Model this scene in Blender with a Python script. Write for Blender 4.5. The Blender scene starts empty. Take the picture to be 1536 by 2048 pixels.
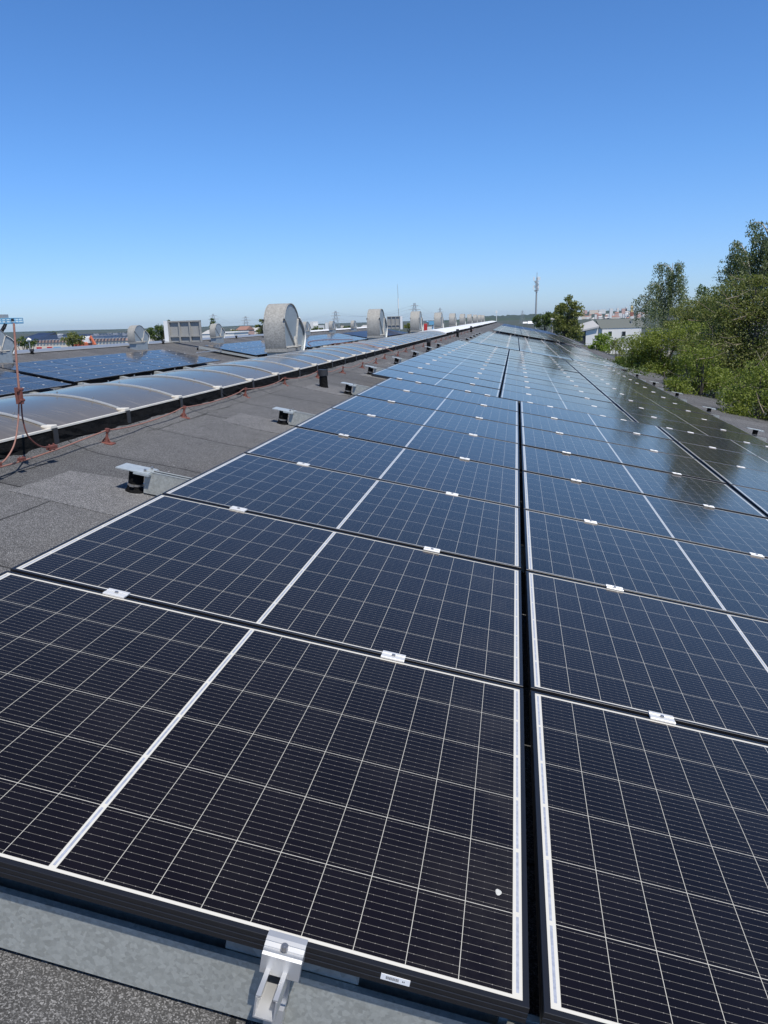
import bpy, math, random
import numpy as np
from mathutils import Matrix, Vector

SC = bpy.context.scene
COL = SC.collection
R = math.radians
rng = np.random.default_rng(7)
random.seed(7)

# ------------------------------------------------------------------ camera (eye at the origin, Y along the ridge, Z up)
F_PX, IMG_W, IMG_H = 1530.55, 1536.0, 2048.0
CAMX = np.array([0.98587272, 0.16494543, -0.02912012])      # image right
CAMD = np.array([0.01209905, -0.24353101, -0.96981764])     # image down
CAMF = np.array([-0.16705864, 0.95576443, -0.24208626])     # view direction
cam = bpy.data.cameras.new("camera")
cam_o = bpy.data.objects.new("camera", cam); COL.objects.link(cam_o)
m = Matrix.Identity(4)
for i in range(3):
    m[i][0], m[i][1], m[i][2] = CAMX[i], -CAMD[i], -CAMF[i]
cam_o.matrix_world = m
cam.sensor_fit = 'VERTICAL'; cam.sensor_height = 36.0; cam.sensor_width = 27.0
cam.lens = 36.0 * F_PX / IMG_H
cam.clip_start = 0.05; cam.clip_end = 30000
SC.camera = cam_o

# ------------------------------------------------------------------ sky and sun
SUN = Vector((0.38, -0.45, 1.0)).normalized()
SUN_EL = math.asin(SUN.z)
SUN_AZ = math.atan2(SUN.x, SUN.y)                 # from +Y towards +X
world = bpy.data.worlds.new("World"); SC.world = world; world.use_nodes = True
nt = world.node_tree; nt.nodes.clear()
out = nt.nodes.new("ShaderNodeOutputWorld"); bg = nt.nodes.new("ShaderNodeBackground"); sky = nt.nodes.new("ShaderNodeTexSky")
sky.sky_type = 'NISHITA'; sky.sun_disc = False
sky.sun_elevation = SUN_EL; sky.sun_rotation = SUN_AZ
sky.altitude = 100; sky.air_density = 1.0; sky.dust_density = 0.35; sky.ozone_density = 2.2
bg.inputs[1].default_value = 0.15
tc = nt.nodes.new("ShaderNodeTexCoord"); sx = nt.nodes.new("ShaderNodeSeparateXYZ"); rp_ = nt.nodes.new("ShaderNodeValToRGB"); mu = nt.nodes.new("ShaderNodeMix")
nt.links.new(tc.outputs['Generated'], sx.inputs[0]); nt.links.new(sx.outputs[2], rp_.inputs[0])
el = rp_.color_ramp.elements                                 # clean blue air: the sky model's warm horizon is cooled
el[0].position = 0.0; el[0].color = (0.51, 0.675, 1.06, 1); el[1].position = 0.40; el[1].color = (0.37, 0.65, 0.98, 1)
e_ = el.new(0.06); e_.color = (0.47, 0.665, 1.05, 1)
e_ = el.new(0.18); e_.color = (0.42, 0.68, 1.04, 1)
e_ = el.new(1.0); e_.color = (0.30, 0.42, 0.55, 1)
e_ = el.new(0.62); e_.color = (0.33, 0.50, 0.70, 1)
mu.data_type = 'RGBA'; mu.blend_type = 'MULTIPLY'; mu.inputs[0].default_value = 1.0
nt.links.new(sky.outputs[0], mu.inputs[6]); nt.links.new(rp_.outputs[0], mu.inputs[7])
nt.links.new(mu.outputs[2], bg.inputs[0]); nt.links.new(bg.outputs[0], out.inputs[0])
sun = bpy.data.lights.new("sun", 'SUN'); sun.energy = 4.9; sun.angle = R(0.53); sun.color = (1.0, 0.95, 0.87)
sun_o = bpy.data.objects.new("sun", sun); COL.objects.link(sun_o)
sun_o.rotation_euler = SUN.to_track_quat('Z', 'Y').to_euler()
sun_o.location = (20, -20, 40)
SC.view_settings.view_transform = 'Standard'; SC.view_settings.look = 'None'
SC.view_settings.exposure = 0.0; SC.view_settings.gamma = 1.0
SC.render.engine = 'CYCLES'
SC.cycles.max_bounces = 6; SC.cycles.transparent_max_bounces = 8
SC.cycles.use_denoising = True

# ------------------------------------------------------------------ frames of reference
SLOPE = R(11.186725)
U = np.array([0.98100013, 0.0, -0.19400707]); N = np.array([0.19400707, 0.0, 0.98100013])
C0 = np.array([1.47365848, -1.039914, 1.07116986])          # eye in panel coordinates (u, v, height over the panels)
ROOF_W = -0.250                                             # roof felt lies this far under the panel faces
def P3(u, v, w=0.0):
    return U * (u - C0[0]) + np.array([0, 1.0, 0]) * (v - C0[1]) + N * (w - C0[2])
def ray(x, y):
    c = np.array([(x - IMG_W / 2) / F_PX, (y - IMG_H / 2) / F_PX, 1.0])
    return CAMX * c[0] + CAMD * c[1] + CAMF * c[2]
def at(x, y, Y):                                            # the point seen at a place of the photo, Y metres down the hall
    r = ray(x, y); return r * (Y / r[1])
GZ = -9.5
def roofz(X):                                               # height of the felt over the two bays
    if X > -3.72: return float(P3(0, 0, ROOF_W)[2] - math.tan(SLOPE) * (X - P3(0, 0, ROOF_W)[0]))
    zr = roofz(-3.7199)
    if X > XV: return zr + math.tan(SLOPE) * (X + 3.72)
    if X > XR2: return ZV + 0.198 * (XV - X)
    return ZV + 0.198 * (XV - XR2) - 0.198 * (XR2 - X)
XV, ZV, XR2 = -13.87, -2.72, -22.5

# ------------------------------------------------------------------ object helpers
def props(o, label=None, cat=None, group=None, kind=None):
    if label: o["label"] = label
    if cat: o["category"] = cat
    if group: o["group"] = group
    if kind: o["kind"] = kind
    return o
def empty(name, loc=(0, 0, 0), rot=(0, 0, 0), label=None, cat=None, group=None):
    o = bpy.data.objects.new(name, None); COL.objects.link(o)
    o.empty_display_size = 0.2; o.location = loc; o.rotation_euler = rot
    return props(o, label, cat, group)
def slope_empty(name, u, v, w=0.0, **k):
    return empty(name, tuple(P3(u, v, w)), (0, SLOPE, 0), **k)
class MB:
    def __init__(s): s.v = []; s.f = []; s.sm = []
    def add(s, vs, fs, smooth=False):
        b = len(s.v); s.v += [tuple(map(float, p)) for p in vs]
        s.f += [tuple(b + i for i in f) for f in fs]; s.sm += [smooth] * len(fs)
        return s
    def box(s, x0, x1, y0, y1, z0, z1):
        return s.add([(x0,y0,z0),(x1,y0,z0),(x1,y1,z0),(x0,y1,z0),(x0,y0,z1),(x1,y0,z1),(x1,y1,z1),(x0,y1,z1)],
                     [(0,3,2,1),(4,5,6,7),(0,1,5,4),(1,2,6,5),(2,3,7,6),(3,0,4,7)])
    def bbox(s, x0, x1, y0, y1, z0, z1, b=0.004):           # box with chamfered upper edges
        return s.add([(x0,y0,z0),(x1,y0,z0),(x1,y1,z0),(x0,y1,z0),(x0,y0,z1-b),(x1,y0,z1-b),(x1,y1,z1-b),(x0,y1,z1-b),
                      (x0+b,y0+b,z1),(x1-b,y0+b,z1),(x1-b,y1-b,z1),(x0+b,y1-b,z1)],
                     [(0,3,2,1),(8,9,10,11),(0,1,5,4),(1,2,6,5),(2,3,7,6),(3,0,4,7),(4,5,9,8),(5,6,10,9),(6,7,11,10),(7,4,8,11)])
    def prism(s, prof, axis, a, b, smooth=False, caps=True):  # closed profile swept along an axis
        n = len(prof)
        def pt(p, t):
            return {'x': (t, p[0], p[1]), 'y': (p[0], t, p[1]), 'z': (p[0], p[1], t)}[axis]
        vs = [pt(p, a) for p in prof] + [pt(p, b) for p in prof]
        fs = [(i, (i + 1) % n, n + (i + 1) % n, n + i) for i in range(n)]
        s.add(vs, fs, smooth)
        if caps: s.add(vs, [tuple(range(n - 1, -1, -1)), tuple(range(n, 2 * n))])
        return s
    def strip(s, prof, axis, a, b, th=0.0, smooth=True):      # open profile swept along an axis, given a thickness
        p = np.array(prof, float)
        if th:
            t = np.gradient(p, axis=0); t /= np.linalg.norm(t, axis=1)[:, None] + 1e-9
            q = p + np.stack([t[:, 1], -t[:, 0]], 1) * th
            return s.prism([tuple(x) for x in p] + [tuple(x) for x in q[::-1]], axis, a, b, smooth)
        return s
    def tube(s, pts, r, n=8, smooth=True, caps=True):
        pts = [np.array(p, float) for p in pts]; k = len(pts)
        rr = r if hasattr(r, '__len__') else [r] * k
        vs = []; ref = None
        for i in range(k):
            d = pts[min(i + 1, k - 1)] - pts[max(i - 1, 0)]; d /= np.linalg.norm(d) + 1e-12
            if ref is None:
                ref = np.array([1.0, 0, 0]) if abs(d[0]) < 0.8 else np.array([0, 1.0, 0])
            a = ref - d * (ref @ d); a /= np.linalg.norm(a) + 1e-12; b = np.cross(d, a); ref = a
            vs += [pts[i] + rr[i] * (a * math.cos(2 * math.pi * j / n) + b * math.sin(2 * math.pi * j / n)) for j in range(n)]
        fs = [(i * n + j, i * n + (j + 1) % n, (i + 1) * n + (j + 1) % n, (i + 1) * n + j) for i in range(k - 1) for j in range(n)]
        s.add(vs, fs, smooth)
        if caps: s.add(vs, [tuple(range(n - 1, -1, -1)), tuple(range((k - 1) * n, k * n))])
        return s
    def cyl(s, x, y, z0, z1, r, n=16, r1=None):
        return s.tube([(x, y, z0), (x, y, z1)], [r, r if r1 is None else r1], n)
    def bar(s, p, q, w, h=None):                              # square bar between two points
        return s.tube([p, q], w * 0.7071, 4, smooth=False)
    def build(s, name, mat, parent=None, **k):
        me = bpy.data.meshes.new(name); me.from_pydata(s.v, [], s.f); me.update()
        me.polygons.foreach_set("use_smooth", s.sm); me.materials.append(mat)
        o = bpy.data.objects.new(name, me); COL.objects.link(o)
        if parent is not None: o.parent = parent
        return props(o, **k)
def quads_object(name, V, mat, parent=None):                 # V (n,4,3): many small faces at once
    n = len(V); me = bpy.data.meshes.new(name)
    me.vertices.add(4 * n); me.vertices.foreach_set("co", V.reshape(-1).astype(np.float32))
    me.loops.add(4 * n); me.loops.foreach_set("vertex_index", np.arange(4 * n, dtype=np.int32))
    me.polygons.add(n); me.polygons.foreach_set("loop_start", np.arange(0, 4 * n, 4, dtype=np.int32))
    me.update(calc_edges=True); me.materials.append(mat)
    o = bpy.data.objects.new(name, me); COL.objects.link(o)
    if parent is not None: o.parent = parent
    return o
def kids(o): return [c for c in COL.objects if c.parent == o]
def copy_thing(root, children, loc, rot=None, label=None):
    r = root.copy(); COL.objects.link(r); r.location = loc
    if rot is not None: r.rotation_euler = rot
    if label: r["label"] = label
    for c, subs in children:
        d = c.copy(); COL.objects.link(d); d.parent = r
        for e in subs:
            g = e.copy(); COL.objects.link(g); g.parent = d
    return r
ORD = "first second third fourth fifth sixth seventh eighth ninth tenth eleventh twelfth thirteenth fourteenth fifteenth sixteenth seventeenth eighteenth nineteenth twentieth".split()
def nth(i):                                                  # 1-based
    if i <= 20: return ORD[i - 1]
    t, o = divmod(i, 10); tens = {2: "twenty", 3: "thirty", 4: "forty"}[t]
    return tens[:-1] + "ieth" if o == 0 else tens + "-" + ORD[o - 1]

# ------------------------------------------------------------------ material helpers
class G:
    """small shader graph writer"""
    def __init__(s, name):
        s.m = bpy.data.materials.new(name); s.m.use_nodes = True; s.t = s.m.node_tree; s.t.nodes.clear()
        s.out = s.t.nodes.new("ShaderNodeOutputMaterial"); s.b = s.t.nodes.new("ShaderNodeBsdfPrincipled")
        s.t.links.new(s.b.outputs[0], s.out.inputs[0])
    def n(s, k, **kw):
        x = s.t.nodes.new(k)
        for a, v in kw.items(): setattr(x, a, v)
        return x
    def set(s, sock, v):
        if isinstance(v, (int, float)): sock.default_value = v
        elif isinstance(v, (tuple, list)): sock.default_value = (*v, 1.0) if len(v) == 3 and sock.type == 'RGBA' else v
        else: s.t.links.new(v, sock)
    def m_(s, op, a, b=0.0, c=None):
        x = s.n("ShaderNodeMath", operation=op); s.set(x.inputs[0], a); s.set(x.inputs[1], b)
        if c is not None: s.set(x.inputs[2], c)
        return x.outputs[0]
    def mix(s, f, a, b):
        x = s.n("ShaderNodeMix", data_type='RGBA'); s.set(x.inputs[0], f); s.set(x.inputs[6], a); s.set(x.inputs[7], b)
        return x.outputs[2]
    def obj(s): return s.n("ShaderNodeTexCoord").outputs['Object']
    def xyz(s, v):
        x = s.n("ShaderNodeSeparateXYZ"); s.set(x.inputs[0], v); return x.outputs
    def noise(s, vec, scale, detail=3, rough=0.55, dim='3D'):
        x = s.n("ShaderNodeTexNoise"); s.set(x.inputs['Vector'], vec); x.inputs['Scale'].default_value = scale
        x.inputs['Detail'].default_value = detail; x.inputs['Roughness'].default_value = rough
        return x.outputs[0]
    def voro(s, vec, scale, feature='F1', out=0):
        x = s.n("ShaderNodeTexVoronoi", feature=feature); s.set(x.inputs['Vector'], vec); x.inputs['Scale'].default_value = scale
        return x.outputs[out]
    def ramp(s, f, lo, hi, a=0.0, b=1.0):
        x = s.n("ShaderNodeMapRange"); s.set(x.inputs[0], f)
        for i, v in enumerate((lo, hi, a, b)): x.inputs[i + 1].default_value = v
        return x.outputs[0]
    def bump(s, h, dist=0.01, strength=1.0):
        x = s.n("ShaderNodeBump"); s.set(x.inputs['Height'], h); x.inputs['Distance'].default_value = dist; x.inputs['Strength'].default_value = strength
        s.t.links.new(x.outputs[0], s.b.inputs['Normal'])
    def p(s, **kw):
        names = dict(color='Base Color', rough='Roughness', metal='Metallic', ior='IOR', spec='Specular IOR Level')
        for k, v in kw.items(): s.set(s.b.inputs[names[k]], v)
        return s
def plain(name, col, rough=0.6, metal=0.0, var=0.15, scale=8.0, spec=0.5):
    g = G(name); o = g.obj(); f = g.noise(o, scale, 4)
    a = tuple(c * (1 - var) for c in col); b = tuple(min(1, c * (1 + var)) for c in col)
    g.p(color=g.mix(f, a, b), rough=rough, metal=metal, spec=spec); return g.m
MT = {}
# ------------------------------------------------------------------ materials
PW, PH, PT, LIP = 1.722, 1.130, 0.033, 0.011
def mat_solar():
    g = G("solar_cells"); o = g.obj(); x, y, _ = g.xyz(o)
    pu, pv = 0.826 / 9, (PH - 0.038) / 6
    right = g.m_('GREATER_THAN', x, 0.861)
    uu = g.m_('SUBTRACT', g.m_('SUBTRACT', x, 0.028), g.m_('MULTIPLY', right, 0.840))
    vv = g.m_('SUBTRACT', y, 0.019)
    def near(c, pitch, half, off=0.5):                       # 1 close to the lines of a repeat
        t = g.m_('FRACT', g.m_('ADD', g.m_('DIVIDE', c, pitch), off))
        d = g.m_('MULTIPLY', g.m_('ABSOLUTE', g.m_('SUBTRACT', t, 0.5)), pitch)
        return g.m_('LESS_THAN', d, half)
    def OR(*a):
        r = a[0]
        for b in a[1:]: r = g.m_('MAXIMUM', r, b)
        return r
    AND = lambda a, b: g.m_('MULTIPLY', a, b)
    NOT = lambda a: g.m_('SUBTRACT', 1.0, a)
    close = lambda c, at_, half: g.m_('LESS_THAN', g.m_('ABSOLUTE', g.m_('SUBTRACT', c, at_)), half)
    border = OR(g.m_('LESS_THAN', uu, 0.0), g.m_('GREATER_THAN', uu, 0.826), g.m_('LESS_THAN', vv, 0.0), g.m_('GREATER_THAN', vv, 6 * pv))
    gaps = OR(near(uu, pu, 0.0006), near(vv, pv, 0.0008))
    ribbon = AND(OR(close(x, 0.861, 0.0026), close(x, 0.0195, 0.0026), close(x, PW - 0.0195, 0.0026)),
                 AND(NOT(near(vv, pv, 0.006)), AND(g.m_('GREATER_THAN', vv, 0.0), g.m_('LESS_THAN', vv, 6 * pv))))
    bus = near(vv, pv / 10, 0.00042, 0.0)
    dots = AND(near(vv, pv / 10, 0.0007, 0.0), near(uu, pu / 4, 0.0009, 0.0))
    ci = g.n("ShaderNodeCombineXYZ"); g.set(ci.inputs[0], g.m_('FLOOR', g.m_('DIVIDE', x, pu))); g.set(ci.inputs[1], g.m_('FLOOR', g.m_('DIVIDE', vv, pv)))
    rnd = g.n("ShaderNodeObjectInfo").outputs['Random']; g.set(ci.inputs[2], g.m_('MULTIPLY', rnd, 37.0))
    wn = g.n("ShaderNodeTexWhiteNoise"); g.set(wn.inputs[0], ci.outputs[0])
    cell = g.mix(g.m_('ADD', g.m_('MULTIPLY', wn.outputs[0], 0.35), g.m_('MULTIPLY', rnd, 0.65)), (0.0040, 0.0026, 0.0036), (0.0074, 0.0050, 0.0070))
    c = g.mix(bus, cell, (0.175, 0.165, 0.145))
    c = g.mix(dots, c, (0.30, 0.28, 0.25))
    c = g.mix(gaps, c, (0.52, 0.50, 0.44))
    c = g.mix(border, c, (0.62, 0.60, 0.54))
    rib = g.mix(g.noise(o, 90, 2), (0.18, 0.20, 0.26), (0.50, 0.53, 0.60))
    c = g.mix(ribbon, c, rib)
    dust = g.ramp(g.noise(o, 3.0, 5, 0.65), 0.45, 0.8, 0.0, 0.020)
    speck = g.m_('MULTIPLY', g.m_('LESS_THAN', g.voro(o, 28), 0.045), g.m_('LESS_THAN', wn.outputs[0], 0.35))
    c = g.mix(dust, c, (0.30, 0.29, 0.27))
    c = g.mix(g.m_('MULTIPLY', speck, 0.16), c, (0.55, 0.53, 0.50))
    dirt = g.m_('MULTIPLY', g.ramp(x, 1.45, 1.711, 0.0, 0.05), g.ramp(g.noise(o, 6, 5, 0.7), 0.4, 0.7))
    c = g.mix(dirt, c, (0.30, 0.27, 0.23))
    rg = g.ramp(g.noise(o, 2.2, 4, 0.6), 0.35, 0.7, 0.070, 0.125)
    g.p(color=c, rough=0.5, spec=0.0)
    g.b.inputs['Sheen Weight'].default_value = 0.30; g.b.inputs['Sheen Roughness'].default_value = 0.32; g.b.inputs['Sheen Tint'].default_value = (0.80, 0.76, 0.68, 1)   # dust film
    gl = g.n("ShaderNodeBsdfGlossy"); g.set(gl.inputs['Color'], (1.0, 0.865, 0.765)); g.set(gl.inputs['Roughness'], rg)       # anti-reflective glass
    fr = g.n("ShaderNodeFresnel"); fr.inputs[0].default_value = 1.46; mx = g.n("ShaderNodeMixShader"); g.set(mx.inputs[0], fr.outputs[0])
    g.t.links.new(g.b.outputs[0], mx.inputs[1]); g.t.links.new(gl.outputs[0], mx.inputs[2]); g.t.links.new(mx.outputs[0], g.out.inputs[0])
    bp = g.n("ShaderNodeBump"); g.set(bp.inputs['Height'], g.noise(o, 420, 1)); bp.inputs['Distance'].default_value = 0.0004; bp.inputs['Strength'].default_value = 0.10
    g.t.links.new(bp.outputs[0], gl.inputs['Normal'])
    return g.m
def mat_felt(name, k=1.0, seams=True):
    g = G(name); o = g.obj(); x, y, _ = g.xyz(o)
    grain = g.voro(o, 380, out=1); gr = g.xyz(grain)[0]
    big = g.noise(o, 0.9, 5, 0.6); mid = g.noise(o, 9, 4, 0.6)
    v = g.m_('ADD', g.m_('MULTIPLY', g.m_('POWER', gr, 3.2), 0.22 * k), g.m_('MULTIPLY', big, 0.060 * k))
    v = g.m_('ADD', v, g.m_('MULTIPLY', mid, 0.045 * k))
    h = g.m_('MULTIPLY', gr, 0.3)
    if seams:
        wob = g.m_('MULTIPLY', g.m_('SUBTRACT', g.noise(o, 1.3, 3), 0.5), 0.16)
        yy = g.m_('ADD', y, wob)
        band = g.m_('FLOOR', g.m_('ADD', yy, 0.31))
        wn = g.n("ShaderNodeTexWhiteNoise", noise_dimensions='1D'); g.set(wn.inputs['W'], band)
        v = g.m_('MULTIPLY', v, g.ramp(wn.outputs[0], 0, 1, 0.84, 1.14))
        t = g.m_('FRACT', g.m_('ADD', yy, 0.31))
        line = g.m_('LESS_THAN', t, 0.012)
        xo = g.m_('ADD', g.m_('ADD', x, g.m_('MULTIPLY', wn.outputs[0], 3.0)), g.m_('MULTIPLY', g.noise(o, 2.1, 2), 0.1))
        line2 = g.m_('LESS_THAN', g.m_('FRACT', g.m_('DIVIDE', xo, 5.0)), 0.0024)
        line = g.m_('MAXIMUM', line, line2)
        soft = g.ramp(t, 0.0, 0.10, 0.80, 1.0)
        h = g.m_('ADD', h, g.m_('MULTIPLY', g.ramp(t, 0.0, 0.02, 0.0, 1.0), 1.2))
        v = g.m_('MULTIPLY', v, soft)
        v = g.m_('MULTIPLY', v, g.m_('SUBTRACT', 1.0, g.m_('MULTIPLY', line, 0.72)))
        sp = g.m_('MULTIPLY', g.m_('LESS_THAN', g.voro(o, 5.5), 0.035), g.m_('GREATER_THAN', mid, 0.52)); v = g.m_('ADD', v, g.m_('MULTIPLY', sp, 0.22))
        stain = g.ramp(g.noise(o, 0.45, 5, 0.7), 0.52, 0.72, 1.0, 0.78)
        v = g.m_('MULTIPLY', v, stain)
    cc = g.n("ShaderNodeCombineColor")
    for i, s in enumerate((1.06, 1.05, 1.055)): g.set(cc.inputs[i], g.m_('MULTIPLY', v, s))
    g.p(color=cc.outputs[0], rough=0.85, spec=0.3)
    g.bump(h, 0.003, 0.6)
    return g.m
def mat_galv(name, lo, hi, rough=0.42, metal=0.55, scale=38, streak=True):
    g = G(name); o = g.obj()
    sp = g.xyz(g.voro(o, scale, out=1))[0]; n = g.noise(o, scale * 1.7, 5, 0.7); big = g.noise(o, 3.0, 4)
    f = g.m_('ADD', g.m_('MULTIPLY', sp, 0.35), g.m_('ADD', g.m_('MULTIPLY', n, 0.45), g.m_('MULTIPLY', big, 0.35)))
    g.p(color=g.mix(g.ramp(f, 0.25, 0.85), lo, hi), rough=g.ramp(f, 0.2, 0.9, rough - 0.08, rough + 0.12), metal=metal)
    return g.m
def mat_leaf(name, a, b, c):
    g = G(name); geo = g.n("ShaderNodeNewGeometry"); r = geo.outputs['Random Per Island']
    o = g.obj(); f = g.noise(o, 0.55, 3)
    col = g.mix(g.ramp(f, 0.35, 0.65), a, b)
    col = g.mix(g.m_('POWER', r, 3.0), col, c)
    g.p(color=col, rough=0.5, spec=0.35)
    tr = g.n("ShaderNodeBsdfTranslucent"); g.set(tr.inputs[0], g.mix(0.5, col, (0.17, 0.25, 0.025)))
    mx = g.n("ShaderNodeMixShader"); mx.inputs[0].default_value = 0.42
    g.t.links.new(g.b.outputs[0], mx.inputs[1]); g.t.links.new(tr.outputs[0], mx.inputs[2]); g.t.links.new(mx.outputs[0], g.out.inputs[0])
    return g.m
def mat_sheet():                                             # weathered glossy skylight sheet
    g = G("skylight_sheet"); o = g.obj(); x, y, z = g.xyz(o)
    n = g.noise(o, 2.2, 6, 0.65)
    edge = g.ramp(g.m_('ADD', x, g.m_('MULTIPLY', g.m_('SUBTRACT', n, 0.5), 0.35)), 0.05, 0.72, 0.0, 1.0)
    c = g.mix(n, (0.080, 0.078, 0.074), (0.120, 0.115, 0.106))
    c = g.mix(g.m_('MULTIPLY', edge, 0.8), c, (0.150, 0.125, 0.100))
    sc_ = g.n('ShaderNodeMapping'); g.set(sc_.inputs[0], o); sc_.inputs['Scale'].default_value = (1.2, 9.0, 1.2)
    st = g.m_('MAXIMUM', g.ramp(g.noise(o, 9, 5, 0.7), 0.60, 0.78), g.ramp(g.noise(sc_.outputs[0], 3.0, 5, 0.7), 0.52, 0.72))
    c = g.mix(g.m_('MULTIPLY', g.m_('MULTIPLY', st, edge), 0.8), c, (0.24, 0.205, 0.165))
    g.p(color=c, rough=0.6, spec=0.0)
    gl = g.n("ShaderNodeBsdfGlossy"); g.set(gl.inputs['Color'], (1.0, 0.91, 0.78)); g.set(gl.inputs['Roughness'], g.ramp(n, 0.3, 0.7, 0.14, 0.26))
    fr = g.n("ShaderNodeFresnel"); fr.inputs[0].default_value = 1.55; mx = g.n("ShaderNodeMixShader"); g.set(mx.inputs[0], fr.outputs[0])
    g.t.links.new(g.b.outputs[0], mx.inputs[1]); g.t.links.new(gl.outputs[0], mx.inputs[2]); g.t.links.new(mx.outputs[0], g.out.inputs[0])
    return g.m
def mat_tar():
    g = G("tar_felt"); o = g.obj(); n = g.noise(o, 14, 6, 0.7); n2 = g.noise(o, 60, 3)
    g.p(color=g.mix(n, (0.003, 0.003, 0.0035), (0.016, 0.016, 0.016)), rough=0.85, spec=0.08)
    g.bump(g.m_('ADD', n, g.m_('MULTIPLY', n2, 0.3)), 0.03, 1.0)
    return g.m
MT['solar'] = mat_solar()
MT['frame'] = plain("black_anodised", (0.012, 0.012, 0.014), 0.38, 0.0, 0.2, 30)
MT['felt'] = mat_felt("roof_felt"); MT['patch'] = mat_felt("patch_felt", 1.32, False)
MT['galv'] = mat_galv("galvanised", (0.29, 0.30, 0.28), (0.50, 0.515, 0.48), 0.42, 0.3, 120)
MT['galv_dull'] = mat_galv("dull_galvanised", (0.19, 0.185, 0.17), (0.43, 0.42, 0.385), 0.65, 0.1, 42)
MT['zinc_blue'] = mat_galv("clean_zinc", (0.27, 0.31, 0.33), (0.36, 0.40, 0.42), 0.4, 0.35, 12)
MT['cap'] = mat_galv('cap_zinc', (0.36, 0.40, 0.41), (0.50, 0.54, 0.55), 0.38, 0.3, 60)
MT['alu'] = plain("bright_aluminium", (0.56, 0.565, 0.57), 0.34, 0.55, 0.06, 40)
MT['bar'] = plain('bar_aluminium', (0.44, 0.445, 0.44), 0.4, 0.3, 0.12, 20)
MT['clamp'] = plain("clamp_aluminium", (0.66, 0.66, 0.65), 0.4, 0.25, 0.05, 60)
MT['steel'] = plain("bolt_steel", (0.42, 0.41, 0.40), 0.3, 0.8, 0.1, 90)
MT['tar'] = mat_tar(); MT['sheet'] = mat_sheet()
MT['white_sheet'] = plain("white_sheet", (0.78, 0.78, 0.77), 0.45, 0, 0.05, 2)
MT['strip'] = plain("cream_strip", (0.68, 0.64, 0.56), 0.5, 0.1, 0.18, 6)
MT['rust'] = plain("primer_red", (0.165, 0.055, 0.040), 0.7, 0, 0.4, 40)
MT['wire'] = plain("red_lead_wire", (0.29, 0.140, 0.105), 0.65, 0, 0.25, 30)
MT['grey_strip'] = plain("grey_strip", (0.22, 0.23, 0.24), 0.35, 0, 0.2, 3)
MT['white'] = plain("white_paint", (0.76, 0.76, 0.74), 0.55, 0, 0.06, 2)
MT['label'] = plain("label_paper", (0.82, 0.83, 0.84), 0.5, 0, 0.02, 20)
MT['ink'] = plain("ink", (0.05, 0.05, 0.055), 0.6)
MT['bark'] = plain("bark", (0.085, 0.072, 0.058), 0.9, 0, 0.4, 9)
MT['birchbark'] = plain("birch_bark", (0.45, 0.42, 0.36), 0.8, 0, 0.45, 6)
MT['twig'] = plain("dry_twig", (0.23, 0.19, 0.14), 0.9, 0, 0.3, 9)
MT['leaf_bush'] = mat_leaf("leaf_bush", (0.120, 0.165, 0.020), (0.210, 0.245, 0.036), (0.28, 0.33, 0.08))
MT['leaf_olive'] = mat_leaf("leaf_olive", (0.115, 0.140, 0.028), (0.190, 0.205, 0.048), (0.28, 0.29, 0.12))
MT['leaf_birch'] = mat_leaf("leaf_birch", (0.080, 0.115, 0.044), (0.140, 0.175, 0.070), (0.34, 0.37, 0.24))
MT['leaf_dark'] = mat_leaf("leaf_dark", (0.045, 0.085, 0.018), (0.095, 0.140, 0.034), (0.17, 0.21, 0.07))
MT['leaf_lime'] = mat_leaf("leaf_lime", (0.160, 0.260, 0.020), (0.220, 0.33, 0.04), (0.30, 0.38, 0.08))
MT['ground'] = plain("land", (0.050, 0.060, 0.040), 0.95, 0, 0.5, 0.02)
MT['forest'] = plain("far_forest", (0.028, 0.045, 0.020), 0.95, 0, 0.45, 0.02)
MT['forest_near'] = plain("nearer_forest", (0.035, 0.055, 0.022), 0.95, 0, 0.5, 0.04)
MT['wall_white'] = plain("render_white", (0.70, 0.69, 0.66), 0.8, 0, 0.06, 0.4)
MT['wall_cream'] = plain("render_cream", (0.66, 0.58, 0.48), 0.8, 0, 0.08, 0.3)
MT['wall_pink'] = plain("render_pink", (0.55, 0.36, 0.30), 0.8, 0, 0.1, 0.3)
MT['brick'] = plain("brick_red", (0.30, 0.11, 0.075), 0.85, 0, 0.2, 0.6)
MT['tin'] = plain("grey_tin", (0.135, 0.145, 0.130), 0.55, 0.0, 0.06, 1.5)
MT['tin_light'] = plain("light_roof", (0.46, 0.45, 0.43), 0.7, 0, 0.08, 1.5)
MT['tile'] = plain("red_tile", (0.30, 0.16, 0.12), 0.8, 0, 0.2, 0.5)
MT['window'] = plain("window_glass", (0.02, 0.026, 0.033), 0.08, 0, 0.1, 1)
MT['orange'] = plain("orange_paint", (0.50, 0.13, 0.06), 0.5, 0, 0.1, 2)
MT['red'] = plain("red_paint", (0.50, 0.035, 0.03), 0.5, 0, 0.1, 2)
MT['blue'] = plain("blue_paint", (0.16, 0.38, 0.56), 0.5, 0, 0.1, 4)
MT['mast'] = plain("mast_grey", (0.33, 0.34, 0.34), 0.55, 0.2, 0.1, 0.5)
MT['pylon'] = plain("pylon_steel", (0.34, 0.37, 0.40), 0.6, 0.0, 0.1, 0.5)
MT['dark'] = plain("dark_metal", (0.03, 0.03, 0.032), 0.5, 0, 0.2, 5)
MT['gold'] = plain("ochre_render", (0.58, 0.44, 0.20), 0.6, 0, 0.1, 0.5)
MT['far_panel'] = plain("far_panel_face", (0.026, 0.028, 0.045), 0.35, 0, 0.2, 0.4, 0.3)
MT['mesh_grey'] = plain("weathered_board", (0.30, 0.30, 0.285), 0.75, 0, 0.15, 3)
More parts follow.
